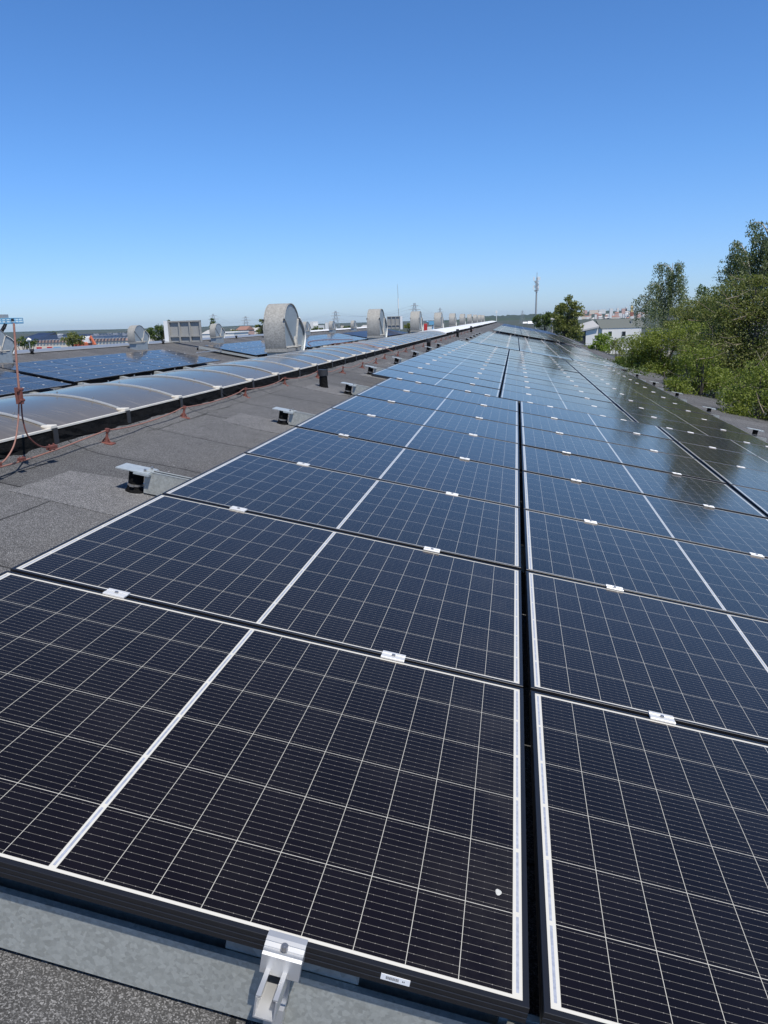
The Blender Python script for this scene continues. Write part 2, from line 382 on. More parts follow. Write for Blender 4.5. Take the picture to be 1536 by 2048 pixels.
MT['dropping'] = plain("dropping_white", (0.52, 0.52, 0.48), 0.8, 0, 0.4, 150)
# ------------------------------------------------------------------ land
FAR = 9000.0
g_ = MB()
xs = [-FAR, -2500, -600, -150, 0, 150, 600, 2500, FAR]; ys = [-300, 0, 150, 400, 1000, 2500, 5000, FAR]
vs = [(x, y, GZ) for y in ys for x in xs]
g_.add(vs, [(j * 9 + i, j * 9 + i + 1, (j + 1) * 9 + i + 1, (j + 1) * 9 + i) for j in range(7) for i in range(8)])
g_.build("ground", MT['ground'], kind="structure")
def hill(name, pix, Y, mat, seed):                           # a wooded ridge whose crest is seen along the given places
    r_ = np.random.default_rng(seed); px = np.array(pix, float)
    X = np.linspace(px[0, 0], px[-1, 0], 160); yy = np.interp(X, px[:, 0], px[:, 1])
    top = [at(a, b, Y) for a, b in zip(X, yy)]
    b = MB(); rows = []
    amp = Y * 0.0006
    for t, (dy, k) in enumerate([(-0.16, 0.0), (-0.10, 0.45), (-0.05, 0.8), (0, 1.0), (0.10, 0.7), (0.22, 0.0)]):
        rows.append([(p[0], Y * (1 + dy), GZ - 2 + (p[2] - GZ + 2) * k + (r_.normal() * amp if 0 < k else 0)) for p in top])
    n = len(top); b.add([p for r in rows for p in r], [(j * n + i, j * n + i + 1, (j + 1) * n + i + 1, (j + 1) * n + i) for j in range(5) for i in range(n - 1)], True)
    return b.build(name, mat, kind="structure")
hill("hill_far_right", [(900, 646), (940, 634), (985, 632), (1040, 629.5), (1100, 627), (1180, 622), (1260, 622), (1350, 616), (1500, 610), (1700, 600)], 4200, MT['forest'], 1)
hill("hill_mid_right", [(820, 652), (900, 641), (960, 637), (1020, 637), (1090, 634), (1150, 637), (1250, 640), (1400, 640), (1700, 640)], 2800, MT['forest_near'], 2)
hill("hill_far_left", [(-300, 672), (0, 666), (90, 663), (160, 661.5), (250, 659), (360, 656), (500, 653), (620, 649), (760, 646), (900, 643)], 5200, MT['forest'], 3)

# ------------------------------------------------------------------ the hall we stand on
hall = empty("industrial_hall", (0, 0, 0), label="long hall roofed in dark grey felt in two bays under the solar arrays", cat="building")
Y0, Y1 = -7.0, 126.0
XE = float(P3(7.72, 0, ROOF_W)[0])
def roof_strip(pts, name, mat):
    b = MB(); ys_ = np.linspace(Y0, Y1, 60)
    k = len(pts)
    for y in ys_: b.v += [(p[0], y, p[1]) for p in pts]
    b.f += [(j * k + i, j * k + i + 1, (j + 1) * k + i + 1, (j + 1) * k + i) for j in range(59) for i in range(k - 1)]; b.sm += [False] * (59 * (k - 1))
    return b.build(name, mat, hall)
roof_strip([(x, roofz(x)) for x in (-32.5, XR2, XV, -3.72)], "roof", MT['felt'])
roof_strip([(x, roofz(x)) for x in (-3.7199, XE)], "roof", MT['felt'])
MB().box(XE - 0.02, XE + 0.05, Y0, Y1, roofz(XE) - 0.16, roofz(XE) + 0.012).build("eave_trim", MT['dark'], hall)
b = MB(); b.box(XE - 0.5, XE - 0.2, Y0, Y1, GZ, roofz(XE) - 0.12); b.box(-32.4, -32.1, Y0, Y1, GZ, roofz(-32.4) - 0.02)
b.build("wall", MT['wall_white'], hall)
b = MB(); b.add([(-32.3, Y1 - .3, GZ), (XE - .3, Y1 - .3, GZ)] + [(x, Y1 - .3, roofz(x) - .03) for x in (XE - .3, -3.72, XV, XR2, -32.3)], [(0, 1, 2, 3, 4, 5, 6)])
b.build("end_wall", MT['wall_white'], hall)

# ------------------------------------------------------------------ solar panels
def frame_mesh():
    prof = [(LIP, 0), (0.0007, 0), (0, -0.0008), (0, -0.0095), (0.0007, -0.0105), (0.0007, -0.0118), (0, -0.0128), (0, -0.0205), (0.0007, -0.0215), (0.0007, -0.0228), (0, -0.0238), (0, -PT), (0.026, -PT), (0.026, -PT + .002), (LIP, -PT + .002)]
    b = MB(); n = len(prof)
    for d, z in prof: b.v += [(d, d, z), (PW - d, d, z), (PW - d, PH - d, z), (d, PH - d, z)]
    for i in range(n - 1):
        for j in range(4):
            b.f.append((i * 4 + j, (i + 1) * 4 + j, (i + 1) * 4 + (j + 1) % 4, i * 4 + (j + 1) % 4)); b.sm.append(False)
    return b
GAP = 0.019; PITCH = PH + GAP
p_root = slope_empty("solar_panel", 0, 0, 0, label="x", cat="solar panel", group="dark solar panels laid in rows on the roof")
p_frame = frame_mesh().build("frame", MT['frame'], p_root)
gb = MB(); gb.add([(LIP - .0008, LIP - .0008, -.0014), (PW - LIP + .0008, LIP - .0008, -.0014), (PW - LIP + .0008, PH - LIP + .0008, -.0014), (LIP - .0008, PH - LIP + .0008, -.0014)], [(0, 1, 2, 3)])
p_glass = gb.build("glass", MT['solar'], p_root)
NPANEL = 0
def put_panel(loc, rot, label, sx=1.0):
    global NPANEL
    NPANEL += 1
    tilt = rng.normal(0, R(0.13), 2)
    rot = (rot[0] + tilt[0], rot[1] + tilt[1] * 0.6, rot[2])
    if NPANEL == 1:
        p_root.location = loc; p_root.rotation_euler = rot; p_root["label"] = label; return p_root
    r = copy_thing(p_root, [(p_frame, []), (p_glass, [])], loc, rot, label); r.scale = (sx, 1, 1); return r
COLN = ("left", "middle", "right")
HV = np.array([-5, 0, 3.4, 5.8, 9.2, 25.3, 26, 200]); HW = np.array([0, 0, 0, .018, .034, .024, .036, .036])
CG = 0.024                                                   # gap between columns
CU = (0.0, PW + CG, PW + CG + PW * 1.02 + 0.030); CSX = (1.0, 1.02, 1.04)      # columns: start and stretch
def lift(v): return float(np.interp(v, HV, HW))
BLOCKS = [("nearest", 0.0, 0.0, 8), ("second", 9.215, -0.262, 14), ("third", 25.37, 0.075, 17)]
c_root = slope_empty("panel_clamp", 0, 0, 0, label="x", cat="clamp", group="silver clamps between the panel rows")
cb = MB(); L_ = 0.037
cb.bbox(-L_, L_, -0.0215, -0.0065, 0.0003, 0.0062, 0.0012); cb.bbox(-L_, L_, -0.0065, 0.0065, 0.0003, 0.0042, 0.0005); cb.bbox(-L_, L_, 0.0065, 0.0215, 0.0003, 0.0062, 0.0012)
c_body = cb.build("clamp_body", MT['clamp'], c_root)
bb = MB().cyl(0, 0, 0.0042, 0.0088, 0.0062, 12); bb.cyl(0, 0, 0.0088, 0.0094, 0.0028, 6)
c_bolt = bb.build("bolt", MT['steel'], c_root)
CL_U = (0.385, 1.313)
NCL = 0
def put_clamp(loc, rot, label, bolt=True):
    global NCL
    NCL += 1
    if NCL == 1:
        c_root.location = loc; c_root.rotation_euler = rot; c_root["label"] = label; return
    copy_thing(c_root, [(c_body, [])] + ([(c_bolt, [])] if bolt else []), loc, rot, label)
ROT = (0, SLOPE, 0)
far_clamps = MB()
for bn, v0, u0, nr in BLOCKS:
    for r in range(nr):
        v = v0 + r * PITCH; w0 = lift(v); w1 = lift(v + PH); ax = math.atan2(w1 - w0, PH)
        for c in range(3):
            u = u0 + CU[c]
            lab = f"dark solar panel {nth(r + 1)} from the front in the {COLN[c]} column of the {bn} array"
            put_panel(tuple(P3(u, v, w0)), (ax, SLOPE, 0), lab, CSX[c])
            vc = v + PH + GAP / 2; last = r == nr - 1
            for k, cu in enumerate(CL_U):
                if last and bn != "third" and False: continue
                put_clamp(tuple(P3(u + cu * CSX[c], vc - (0.004 if last else 0), lift(vc))), ROT,
                          f"silver clamp on the {('left', 'right')[k]} rail behind panel row {nth(r + 1)} of the {COLN[c]} column, {bn} array", v < 6)
        # the front edge of each later array has clamps of its own
    if bn != "nearest":
        for c in range(3):
            for k, cu in enumerate(CL_U):
                put_clamp(tuple(P3(u0 + CU[c] + cu * CSX[c], v0 - 0.012, lift(v0) + .001)), ROT,
                          f"silver clamp at the front edge of the {COLN[c]} column of the {bn} array, {('left', 'right')[k]} rail", False)
# the fourth array stands higher on its rails
V4, U4, W4 = 45.75, 0.30, 0.125
rows4 = 40
stuff_f = MB(); stuff_g = []
for r in range(rows4):
    v = V4 + r * PITCH + (0.6 if r >= 22 else 0)
    w = W4 if r < 22 else W4 - 0.02
    for c in range(3):
        u = U4 + CU[c]
        if r < 22:
            put_panel(tuple(P3(u, v, w)), (0, SLOPE, 0), f"dark solar panel {nth(r + 1)} from the front in the {COLN[c]} column of the raised fourth array", CSX[c])
        else:
            stuff_g.append((u, v, w))
        for cu in CL_U:
            pc = P3(u + cu * CSX[c], v + PH + GAP / 2, w)
            if NCL < 272 and r < 2:
                put_clamp(tuple(pc), ROT, f"silver clamp, {'left' if cu < 1 else 'right'} rail, behind panel row {nth(r + 1)}, {COLN[c]} column, raised fourth array", False)
            else:
                s = []
                for du, dv, dw in [(-L_, -.02, .004), (L_, -.02, .004), (L_, .02, .004), (-L_, .02, .004), (-L_, -.02, .0004), (L_, -.02, .0004)]:
                    s.append(pc + U * du + np.array([0, dv, 0]) + N * dw)
                far_clamps.add(s, [(0, 1, 2, 3), (0, 4, 5, 1)])
    if r == 0:
        for c in range(3):
            for k, cu in enumerate(CL_U):
                put_clamp(tuple(P3(U4 + CU[c] + cu * CSX[c], V4 - 0.014, w)), ROT,
                          f"bright clamp at the dark front edge of the raised fourth array, {COLN[c]} column, {('left', 'right')[k]} rail", False)
# ---- arrays on the left bay, facing us (its slope falls to the right like ours)
def PL(X, Y, w=0.0):                                         # on the left bay: w over the felt
    return np.array([X, Y, ZV + 0.198 * (XV - X)]) + np.array([0.1942, 0, 0.981]) * w
UL = np.array([0.981, 0, -0.1942]); SL = math.atan(0.198)
LB = [("nearest", 17.0, -19.55, 8), ("second", 26.75, -19.80, 13), ("third", 47.7, -19.80, 11), ("fourth", 61.1, -19.80, 22)]
for bn, y0, xl, nr in LB:
    for r in range(nr):
        for c in range(2):
            base = PL(xl, y0 + r * PITCH, 0.355) + UL * (c * (PW + CG))
            put_panel(tuple(base), (0, SL, 0), f"left-bay solar panel, {nth(r + 1)} from the near end, {('upper', 'lower')[c]} column of the {bn} array")
            for cu in CL_U:
                pc = base + UL * cu + np.array([0, PH + GAP / 2, 0])
                s = [pc + UL * du + np.array([0, dv, 0]) + N * dw for du, dv, dw in [(-L_, -.02, .007), (L_, -.02, .007), (L_, .02, .007), (-L_, .02, .007), (-L_, -.02, .0004), (L_, -.02, .0004)]]
                far_clamps.add(s, [(0, 1, 2, 3), (0, 4, 5, 1)])
for r in range(28):
    for c in range(2):
        p = PL(-19.8, 88.2 + r * PITCH, 0.355) + UL * (c * (PW + CG))
        stuff_f.add([p, p + UL * PW, p + UL * PW + np.array([0, PH, 0]), p + np.array([0, PH, 0]), p - N * PT, p + UL * PW - N * PT, p + UL * PW + np.array([0, PH, 0]) - N * PT],
                    [(0, 1, 2, 3), (0, 4, 5, 1), (1, 5, 6, 2)])
for u, v, w in stuff_g:
    p, q, r2, s = P3(u, v, w), P3(u + PW, v, w), P3(u + PW, v + PH, w), P3(u, v + PH, w)
    stuff_f.add([p, q, r2, s, p - N * PT, q - N * PT, r2 - N * PT], [(0, 1, 2, 3), (0, 4, 5, 1), (1, 5, 6, 2)])
far_clamps.build("far_panel_clamps", MT['clamp'], kind="stuff")
stuff_f.build("far_solar_panels", MT['far_panel'], kind="stuff")

# marks on the first panel: barcode sticker and bird dropping
lab_p = p_root
st = MB().box(1.474, 1.524, -0.0012, -0.0002, -0.0225, -0.0105)
st_o = st.build("barcode_sticker", MT['label'], lab_p, label="white barcode sticker on the front frame edge")
ik = MB(); x = 1.4825
for k in range(17):
    wd = (0.0004, 0.0009, 0.0006, 0.0012)[(k * 7) % 4]; ik.box(x, x + wd, -0.00135, -0.0011, -0.0195, -0.0135); x += wd + 0.0006
ik.box(1.511, 1.5125, -0.00135, -0.0011, -0.0180, -0.0150); ik.box(1.5135, 1.5150, -0.00135, -0.0011, -0.0180, -0.0150)
ik.build("barcode", MT['ink'], st_o)
dp = MB(); cx, cy = 1.665, 0.246
ring = [(cx + 0.0085 * (1 + .10 * math.sin(3 * a + 1) + .08 * math.sin(7 * a)) * math.cos(a) * .72, cy + 0.0085 * (1 + .10 * math.sin(3 * a + 1) + .08 * math.sin(7 * a)) * math.sin(a), -0.0010) for a in np.linspace(0, 2 * math.pi, 14, endpoint=False)]
dp.add([(cx, cy, 0.0012)] + ring + [(p[0] + .002, p[1] - .011, .0002) for p in ring[:0]], [(0, i + 1, (i + 1) % 14 + 1) for i in range(14)], True)
dp.build("dropping", MT['dropping'], lab_p, label="small white bird dropping on the glass")
# ------------------------------------------------------------------ mounting beams, rails and roof posts
BH0, BH1 = -0.110, -0.237                                    # top and underside of the galvanised beams
def c_beam(b, u0, u1, v):                                    # galvanised channel, open at the top, with inward lips
    t = 0.003
    b.box(u0, u1, v, v + t, BH1, BH0 - .0005)                # front web
    b.box(u0, u1, v + .049, v + .052, BH1, BH0 - .0005)      # rear web
    b.box(u0, u1, v - 0.0012, v + 0.012, BH0, BH0 + 0.0035)  # front lip, a little proud
    b.box(u0, u1, v + 0.040, v + 0.053, BH0, BH0 + .0035)    # rear lip
    b.box(u0, u1, v + t, v + 0.049, BH1, BH1 + t)
    return b
def beam(k, v, u0, u1, label):
    o = slope_empty("mounting_beam", u0, v, 0, label=label, cat="beam", group="galvanised beams under the panels")
    b = MB(); c_beam(b, 0, u1 - u0, 0); b.build("profile", MT['galv'], o)
    return o
def post(u, v, label, cap_u0, cap_u1, grp, tall=True):
    o = slope_empty("roof_post", u, v, ROOF_W, label=label, cat="roof post", group=grp)
    h = BH0 - 0.008 - ROOF_W
    b = MB(); b.tube([(0, 0, -.02), (0, 0, .012), (-.002, 0, .02), (0, 0, .055), (0, 0, h)], [.062, .056, .045, .043, .043], 20)
    b.build("pipe", MT['tar'], o)
    b = MB(); b.tube([(0, 0, .040), (0, 0, .052)], .0465, 20); b.box(-.012, .014, -.056, -.046, .040, .052); b.build("hose_clamp", MT['steel'], o)
    b = MB(); b.bbox(cap_u0 - u, cap_u1 - u, -0.062, 0.068, h + .001, h + .008, .001)
    b.box(cap_u1 - u - .09, cap_u1 - u + .004, -0.066, .072, h - .010, h + .0008)
    b.build("cap_plate", MT['cap'], o)
    b = MB()
    for du, dv in ((-.028, .04), (-.034, -.035)): b.cyl(cap_u1 - u + du, dv, h + .008, h + .022, .008, 8)
    b.build("bolt", MT['steel'], o)
    return o
NB = 16
for k in range(NB):
    v = 0.038 + 2.93 * k
    u0, u1 = (-0.41, 5.70) if v < 9 else ((-0.66, 5.70) if v < 25 else (-0.3, 5.70))
    if k == 0: u0 = -1.4
    lab = "galvanised beam under the front edge of the nearest panels" if k == 0 else f"galvanised beam end under the panels at the {nth(k)} roof post along the left edge"
    beam(k, v, u0, u1, lab)
    if k > 0:
        post(u0 - 0.065, v + 0.03, f"black roof post with zinc cap plate, {nth(k)} along the left edge of the arrays", u0 - 0.165, u0 + 0.035, "capped roof posts along the left panel edge")
for k, v in enumerate((9.75, 13.15, 16.5, 19.95, 23.4, 26.8, 30.2, 33.6, 37.0)):
    post(5.95, v + 0.03, f"black roof post with pale cap plate, {nth(k + 1)} along the right edge of the arrays", 5.80, 6.07, "capped roof posts along the right panel edge")
# aluminium rail whose end shows in front of the first panel, its foot and the end clamp on it
ra = slope_empty("mounting_rail", 1.302, 0, 0, label="short end of an aluminium channel rail jutting out below the front clamp", cat="rail")
b = MB(); t = .003
b.box(-.0185, .0185, -.082, 9.1, -.0835, -.0805)
for s in (-1, 1):
    x0 = .0155 * s; b.box(min(x0, x0 + .003 * s), max(x0, x0 + .003 * s), -.082, 9.1, -.0803, -.041)
    x1 = .0105 * s; b.box(min(x1, .0185 * s), max(x1, .0185 * s), -.0815, 9.1, -.0408, -.0375)
b.build("channel", MT['alu'], ra)
b = MB(); b.box(-.0175, .0175, .024, .0355, -.165, -.0838); b.box(-.0175, .0175, -.030, .0238, -.089, -.0838); b.box(-.0165, .0165, .012, .0355, -.236, -.1652)
b.build("foot", MT['alu'], ra); b = MB().tube([(0, .023, -.130), (0, .014, -.130)], .0085, 6); b.build("bolt", MT['steel'], ra)
ec = slope_empty("end_clamp", 1.307, 0, 0, label="stepped aluminium end clamp gripping the front edge of the nearest panel", cat="clamp")
b = MB()
prof = [(.0085, .0052), (.0085, .0006), (-.0015, .0006), (-.0015, -.030), (-.015, -.030), (-.015, -.0495), (-.0275, -.0495), (-.0275, -.0115), (-.0225, -.0090), (-.0225, -.0050), (-.0175, -.0050), (-.0175, -.0022), (-.0105, .0008), (-.0105, .0028), (-.0040, .0052)]
b.prism(prof, 'x', -.0345, .0345); b.build("clamp_body", MT['alu'], ec)
b = MB().cyl(0, -.0160, -.0022, .0060, .0068, 14, .0060); b.cyl(0, -.0160, .0060, .0064, .0030, 6); b.build("bolt", MT['steel'], ec)
jp = slope_empty("joiner_plate", 1.31, 0.052, 0, label="grey joiner plate behind the front end clamp above the beam", cat="bracket")
MB().bbox(-.122, .128, 0, .004, -.1062, -.076).build("plate", MT['galv_dull'], jp)
sb = slope_empty("support_strut", 1.70, .05, 0, label="small pale strut under the corner of the nearest panel by the channel", cat="bracket")
MB().box(-.008, .008, .02, .026, -.205, -.058).build("strut_plate", MT['galv'], sb)
# other rails whose cut ends and undersides show at the dark front of the raised array
for c in range(3):
    for k, cu in enumerate(CL_U):
        r_ = slope_empty("mounting_rail", U4 + CU[c] + cu * CSX[c], V4 - 0.05, W4, label=f"aluminium rail end under the front edge of the raised fourth array, {COLN[c]} column, {('left', 'right')[k]}", cat="rail", group="rail ends under the raised array")
        MB().box(-.0185, .0185, 0, 12, -.075, -.0335).build("channel", MT['alu'], r_)

# ------------------------------------------------------------------ patches in the roof felt
def patch(name, us, label, w=0.004):
    o = MB(); q = [P3(u, v, ROOF_W + w) for u, v in us]; q2 = [P3(u, v, ROOF_W - .004) for u, v in us]; n = len(q)
    o.add(q + q2, [tuple(range(n))] + [(i, n + i, n + (i + 1) % n, (i + 1) % n) for i in range(n)])
    return o.build(name, MT['patch'], label=label, cat="roof patch", group="felt patches on the roof")
patch("roof_patch", [(-0.967, 2.555), (-0.358, 2.524), (-0.165, 2.575), (-0.226, 3.164), (-0.388, 3.235), (-0.957, 3.123)], "pale square felt patch around the roof post nearest the camera")
patch("roof_patch", [(-0.551, 5.428), (-0.124, 5.459), (-0.073, 6.027), (-0.490, 6.027), (-0.937, 6.047), (-0.916, 5.509)], "pale felt patch around the second roof post on the left")
patch("roof_patch", [(-1.038, 8.647), (-0.530, 8.596), (-0.327, 9.053), (-0.480, 9.459), (-1.018, 9.358)], "felt patch under the black capped vent pipe")
patch("roof_patch", [(-0.835, 11.388), (-0.378, 11.388), (-0.358, 11.998), (-0.825, 11.998)], "felt patch around the fourth roof post on the left")
patch("roof_patch", [(-0.937, 14.333), (-0.429, 14.333), (-0.429, 14.942), (-0.916, 14.942)], "felt patch around the fifth roof post on the left")
# ------------------------------------------------------------------ black vent pipes
def vent(u, v, h, label):
    X, Y, Z = P3(u, v, ROOF_W)
    o = empty("vent_pipe", (X, Y, Z), label=label, cat="vent pipe", group="black capped vent pipes beside the skylight")
    MB().tube([(0, 0, -.03), (0, 0, .02), (0, 0, h * .62)], [.070, .058, .054], 18).build("pipe", MT['tar'], o)
    MB().cyl(0, 0, h * .58, h * .74, .046, 14).build("neck", MT['dark'], o)
    MB().cyl(0, 0, h * .66, h, .066, 18).build("cap", MT['dark'], o)
vent(-.86, 9.10, .235, "black capped vent pipe beside the third roof post")
vent(-.84, 21.9, .31, "black capped vent pipe mid-distance beside the lightning conductor")
vent(-.97, 35.3, .36, "tall dark vent pipe near the start of the white skylight")
vent(-1.0, 47.0, .36, "farthest dark vent pipe beside the white skylight")

# ------------------------------------------------------------------ lightning conductor
SV = [0.93, 2.25, 3.935, 5.316, 7.032, 8.556, 9.987, 11.277, 12.678, 14.069, 15.541, 17.065, 18.933, 20.75, 22.659, 24.589, 26.518, 28.447, 30.478, 32.61, 34.844, 37.078, 39.617, 42.155, 44.694, 47.74, 50.786]
SU = [-1.109, -1.129, -1.17, -1.201, -1.241, -1.251, -1.18, -1.089, -1.038, -1.038, -1.109, -1.048, -1.119, -1.15] + [-1.10] * 20
st0 = None
WT = []
for i, v in enumerate(SV):
    p = P3(SU[i], v, ROOF_W); WT.append(p + np.array([0, 0, .092]))
    if i < 2: continue
    lab = f"rusty red wire stand, {nth(i - 1)} along the conductor on the felt"
    if st0 is None:
        st0 = empty("wire_stand", tuple(p), (0, SLOPE, R(6)), lab, "wire stand", "rusty red stands carrying the conductor")
        b = MB(); b.bbox(-.055, .055, -.035, .035, 0, .009, .003); b.build("base_plate", MT['rust'], st0)
        b = MB(); b.tube([(0, 0, .009), (0, 0, .05), (0, 0, .088)], [.017, .010, .010], 8); b.bar((-.03, 0, .009), (-.006, 0, .045), .007); b.bar((.03, 0, .009), (.006, 0, .045), .007); b.build("post", MT['rust'], st0)
        b = MB(); b.box(-.013, .013, -.014, .014, .084, .107); b.build("wire_holder", MT['rust'], st0)
        kk = [(c, []) for c in kids(st0)]
    else:
        copy_thing(st0, kk, tuple(p), (0, SLOPE, float(rng.normal(0.1, .25))), lab)
pts = []
for i in range(len(WT) - 1):
    for t in np.linspace(0, 1, 8, endpoint=False):
        q = WT[i] * (1 - t) + WT[i + 1] * t; q = q + np.array([0.012 * math.sin(5 * t + i), 0, -0.035 * 4 * t * (1 - t)]); pts.append(q)
MB().tube(pts + [WT[-1]], .0050, 8).build("lightning_conductor", MT['wire'], label="rusty red conductor wire running along the skylight on small stands", cat="wire")
rod = empty("lightning_rod", (-2.75, 3.934, -.344), label="upright red-brown lightning rod with two looping wires at its foot", cat="lightning rod")
o_ = np.array([-2.75, 3.934, -.344])
b = MB().tube([(0, 0, -.05), (0, .02, .18), (0.0, .045, .392)], [.0068, .0062, .0056], 10); b.build("rod", MT['wire'], rod)
b = MB(); b.box(-.018, -.002, -.010, .010, -.050, .042); b.box(.002, .018, -.010, .010, -.050, .038); b.box(-.020, .020, -.005, .005, -.026, .026)
for dz in (-.03, .03):
    b.tube([(0.012, -.02, dz), (0.012, .02, dz)], .009, 8)
b.build("rod_clamp", MT['rust'], rod)
L1 = [(-2.755, 3.93, -.38), (-2.78, 3.958, -.42), (-2.785, 3.934, -.513), (-2.78, 3.869, -.617), (-2.78, 3.774, -.685), (-2.78, 3.68, -.70), (-2.79, 3.5, -.705)]
L2 = [(-2.745, 3.94, -.38), (-2.778, 3.981, -.42), (-2.78, 3.98, -.49), (-2.78, 4.002, -.58), (-2.78, 4.082, -.651), (-2.785, 4.178, -.682), (-2.79, 4.27, -.690)]
def smooth(P, n=6):
    P = [np.array(p) for p in P]; out_ = []
    for i in range(len(P) - 1):
        p0, p1, p2, p3 = P[max(i - 1, 0)], P[i], P[i + 1], P[min(i + 2, len(P) - 1)]
        for t in np.linspace(0, 1, n, endpoint=False):
            out_.append(0.5 * (2 * p1 + (p2 - p0) * t + (2 * p0 - 5 * p1 + 4 * p2 - p3) * t * t + (3 * p1 - p0 - 3 * p2 + p3) * t ** 3))
    return out_ + [P[-1]]
MB().tube([p - o_ for p in smooth(L1)], .0046, 8).build("loop_wire", MT['wire'], rod)
MB().tube([p - o_ for p in smooth(L2)], .0046, 8).build("loop_wire", MT['rust'], rod)
for (x, y, z), lab in (((-2.79, 4.235, -.690), "rusty clamp joining the right loop wire to the conductor"), ((-2.79, 3.70, -.700), "rusty clamp joining the left loop wire to the conductor"), ((-2.79, 3.93, -.708), "small rusty clamp on the conductor between the loop wires")):
    o = empty("wire_clamp", (x, y, z), (0, 0, R(-4)), lab, "clamp", "rusty clamps on the conductor")
    s = .7 if "small" in lab else 1.0
    b = MB(); b.box(-.016 * s, .016 * s, -.035 * s, .035 * s, -.012 * s, -.001); b.box(-.015 * s, .017 * s, -.033 * s, .033 * s, .001, .012 * s); b.build("jaw", MT['rust'], o)
    b = MB(); b.tube([(0, -.02 * s, -.02 * s), (0, -.02 * s, .022 * s)], .006 * s, 8); b.tube([(0, .02 * s, -.02 * s), (0, .02 * s, .022 * s)], .006 * s, 8); b.build("bolt", MT['rust'], o)

# ------------------------------------------------------------------ barrel skylights
SX, SZ, SHW, SSAG = -3.72, -0.490, 0.72, 0.135
SRAD = (SHW ** 2 + SSAG ** 2) / (2 * SSAG)
def arc(x, dz=0.0): return SZ + dz - (SRAD - math.sqrt(SRAD ** 2 - x * x))
def arch_profile(n, x0=-SHW, x1=SHW, dz=0.0): return [(x, arc(x, dz) - SZ) for x in np.linspace(x0, x1, n)]
def arch_strip(b, y0, y1, dz0, dz1, n=25, x0=-SHW, x1=SHW, smooth=True):
    p = arch_profile(n, x0, x1, dz1); q = arch_profile(n, x0, x1, dz0)
    top = [(x, y, z) for y in (y0, y1) for x, z in p]
    b.add(top, [(i, i + 1, n + i + 1, n + i) for i in range(n - 1)], smooth)
    for y, fl in ((y0, 0), (y1, 1)):
        vs_ = [(x, y, z) for x, z in p] + [(x, y, z) for x, z in q]
        b.add(vs_, [((i, n + i, n + i + 1, i + 1) if fl else (i, i + 1, n + i + 1, n + i)) for i in range(n - 1)])
    return b
BARY = [4.58 + 0.990 * k for k in range(-5, 31)]
sk = empty("barrel_skylight", (SX, 0, SZ), label="grey-blue barrel skylight with arched bars along the ridge, near part", cat="skylight")
ya, yb = BARY[0], 34.3
zc = -0.145
def kerb(b, y0, y1, rough=True):
    n = max(2, int((y1 - y0) / 0.12)) if rough else 12
    ys_ = np.linspace(y0, y1, n)
    for s in (1, -1):
        rows = []
        for y in ys_:
            j = lambda a: float(rng.normal(0, a)) if rough else 0
            rows += [(s * (SHW - .02), y, zc + .004), (s * (SHW + .012 + j(.002)), y, zc - .004), (s * (SHW + .018 + j(.006)), y, zc - .05 + j(.006)), (s * (SHW + .022 + j(.006)), y, zc - .075 + j(.006)), (s * (SHW + .026 + j(.006)), y, zc - .098 + j(.005)), (s * (SHW + .024), y, zc - .19)]
        f = [(i * 6 + k, i * 6 + k + 1, (i + 1) * 6 + k + 1, (i + 1) * 6 + k) for i in range(n - 1) for k in range(5)]
        b.add(rows, f if s > 0 else [q[::-1] for q in f])
    return b
kerb(MB(), ya, 60).build("kerb", MT['tar'], sk)
b = MB(); ys_ = np.linspace(ya, 60, 300)
up_ = [[(SHW + .022, y, zc - .084), (SHW + .046 + float(rng.normal(0, .004)), y, zc - .106), (SHW + .16 + float(rng.normal(0, .01)), y, zc - .1485)] for y in ys_]
b.add([p for r in up_ for p in r], [(i * 3 + k, i * 3 + k + 1, i * 3 + k + 4, i * 3 + k + 3) for i in range(299) for k in range(2)], True)
b.build("felt_upstand", MT['felt'], sk)
for i in range(len(BARY)):
    y0 = BARY[i]; y1 = BARY[i + 1] if i + 1 < len(BARY) else yb
    if y1 - y0 < .3: continue
    arch_strip(MB(), y0 + .002, y1 - .002, -.01, float(rng.normal(0, .0015))).build("glazing_sheet", MT['sheet'], sk)
b = MB()
for s in (1, -1): b.box(min(s * (SHW - .012), s * (SHW + .016)), max(s * (SHW - .012), s * (SHW + .016)), ya, yb, zc + .005, zc + .0165)
b.build("edge_strip", MT['strip'], sk)
for y in BARY:
    b = MB(); arch_strip(b, y - .016, y + .016, .002, .010, 25, -SHW + .03, SHW - .03); arch_strip(b, y - .006, y + .006, .0102, .014, 25, -SHW + .03, SHW - .03)
    o = b.build("glazing_bar", MT['bar'], sk)
    if y < 20:
        b = MB()
        for x in (-.5, -.2, .16, .46): z = arc(x) - SZ + .019; b.cyl(x, y, z, z + .012, .007, 8)
        b.build("bolt", MT['steel'], o)
        b = MB(); b.bbox(SHW - .055, SHW + .02, y - .034, y + .034, zc + .0167, zc + .036, .004); b.build("foot", MT['strip'], o)
        b = MB(); b.box(SHW + .021, SHW + .027, y - .026, y + .026, zc - .085, zc + .016); b.build("strap", MT['dark'], o)
sk2 = empty("barrel_skylight", (SX, 0, SZ), label="white barrel skylight continuing along the ridge beyond the grey one", cat="skylight")
b = MB()
for i in range(24):
    arch_strip(b, 34.35 + i * 3.75, 34.35 + (i + 1) * 3.75 - .03, -.01, .035 + float(rng.normal(0, .006)))
b.build("sheet", MT['white_sheet'], sk2)
b = MB(); kerb(b, 60.01, Y1, False); b.build("kerb", MT['tar'], sk2)
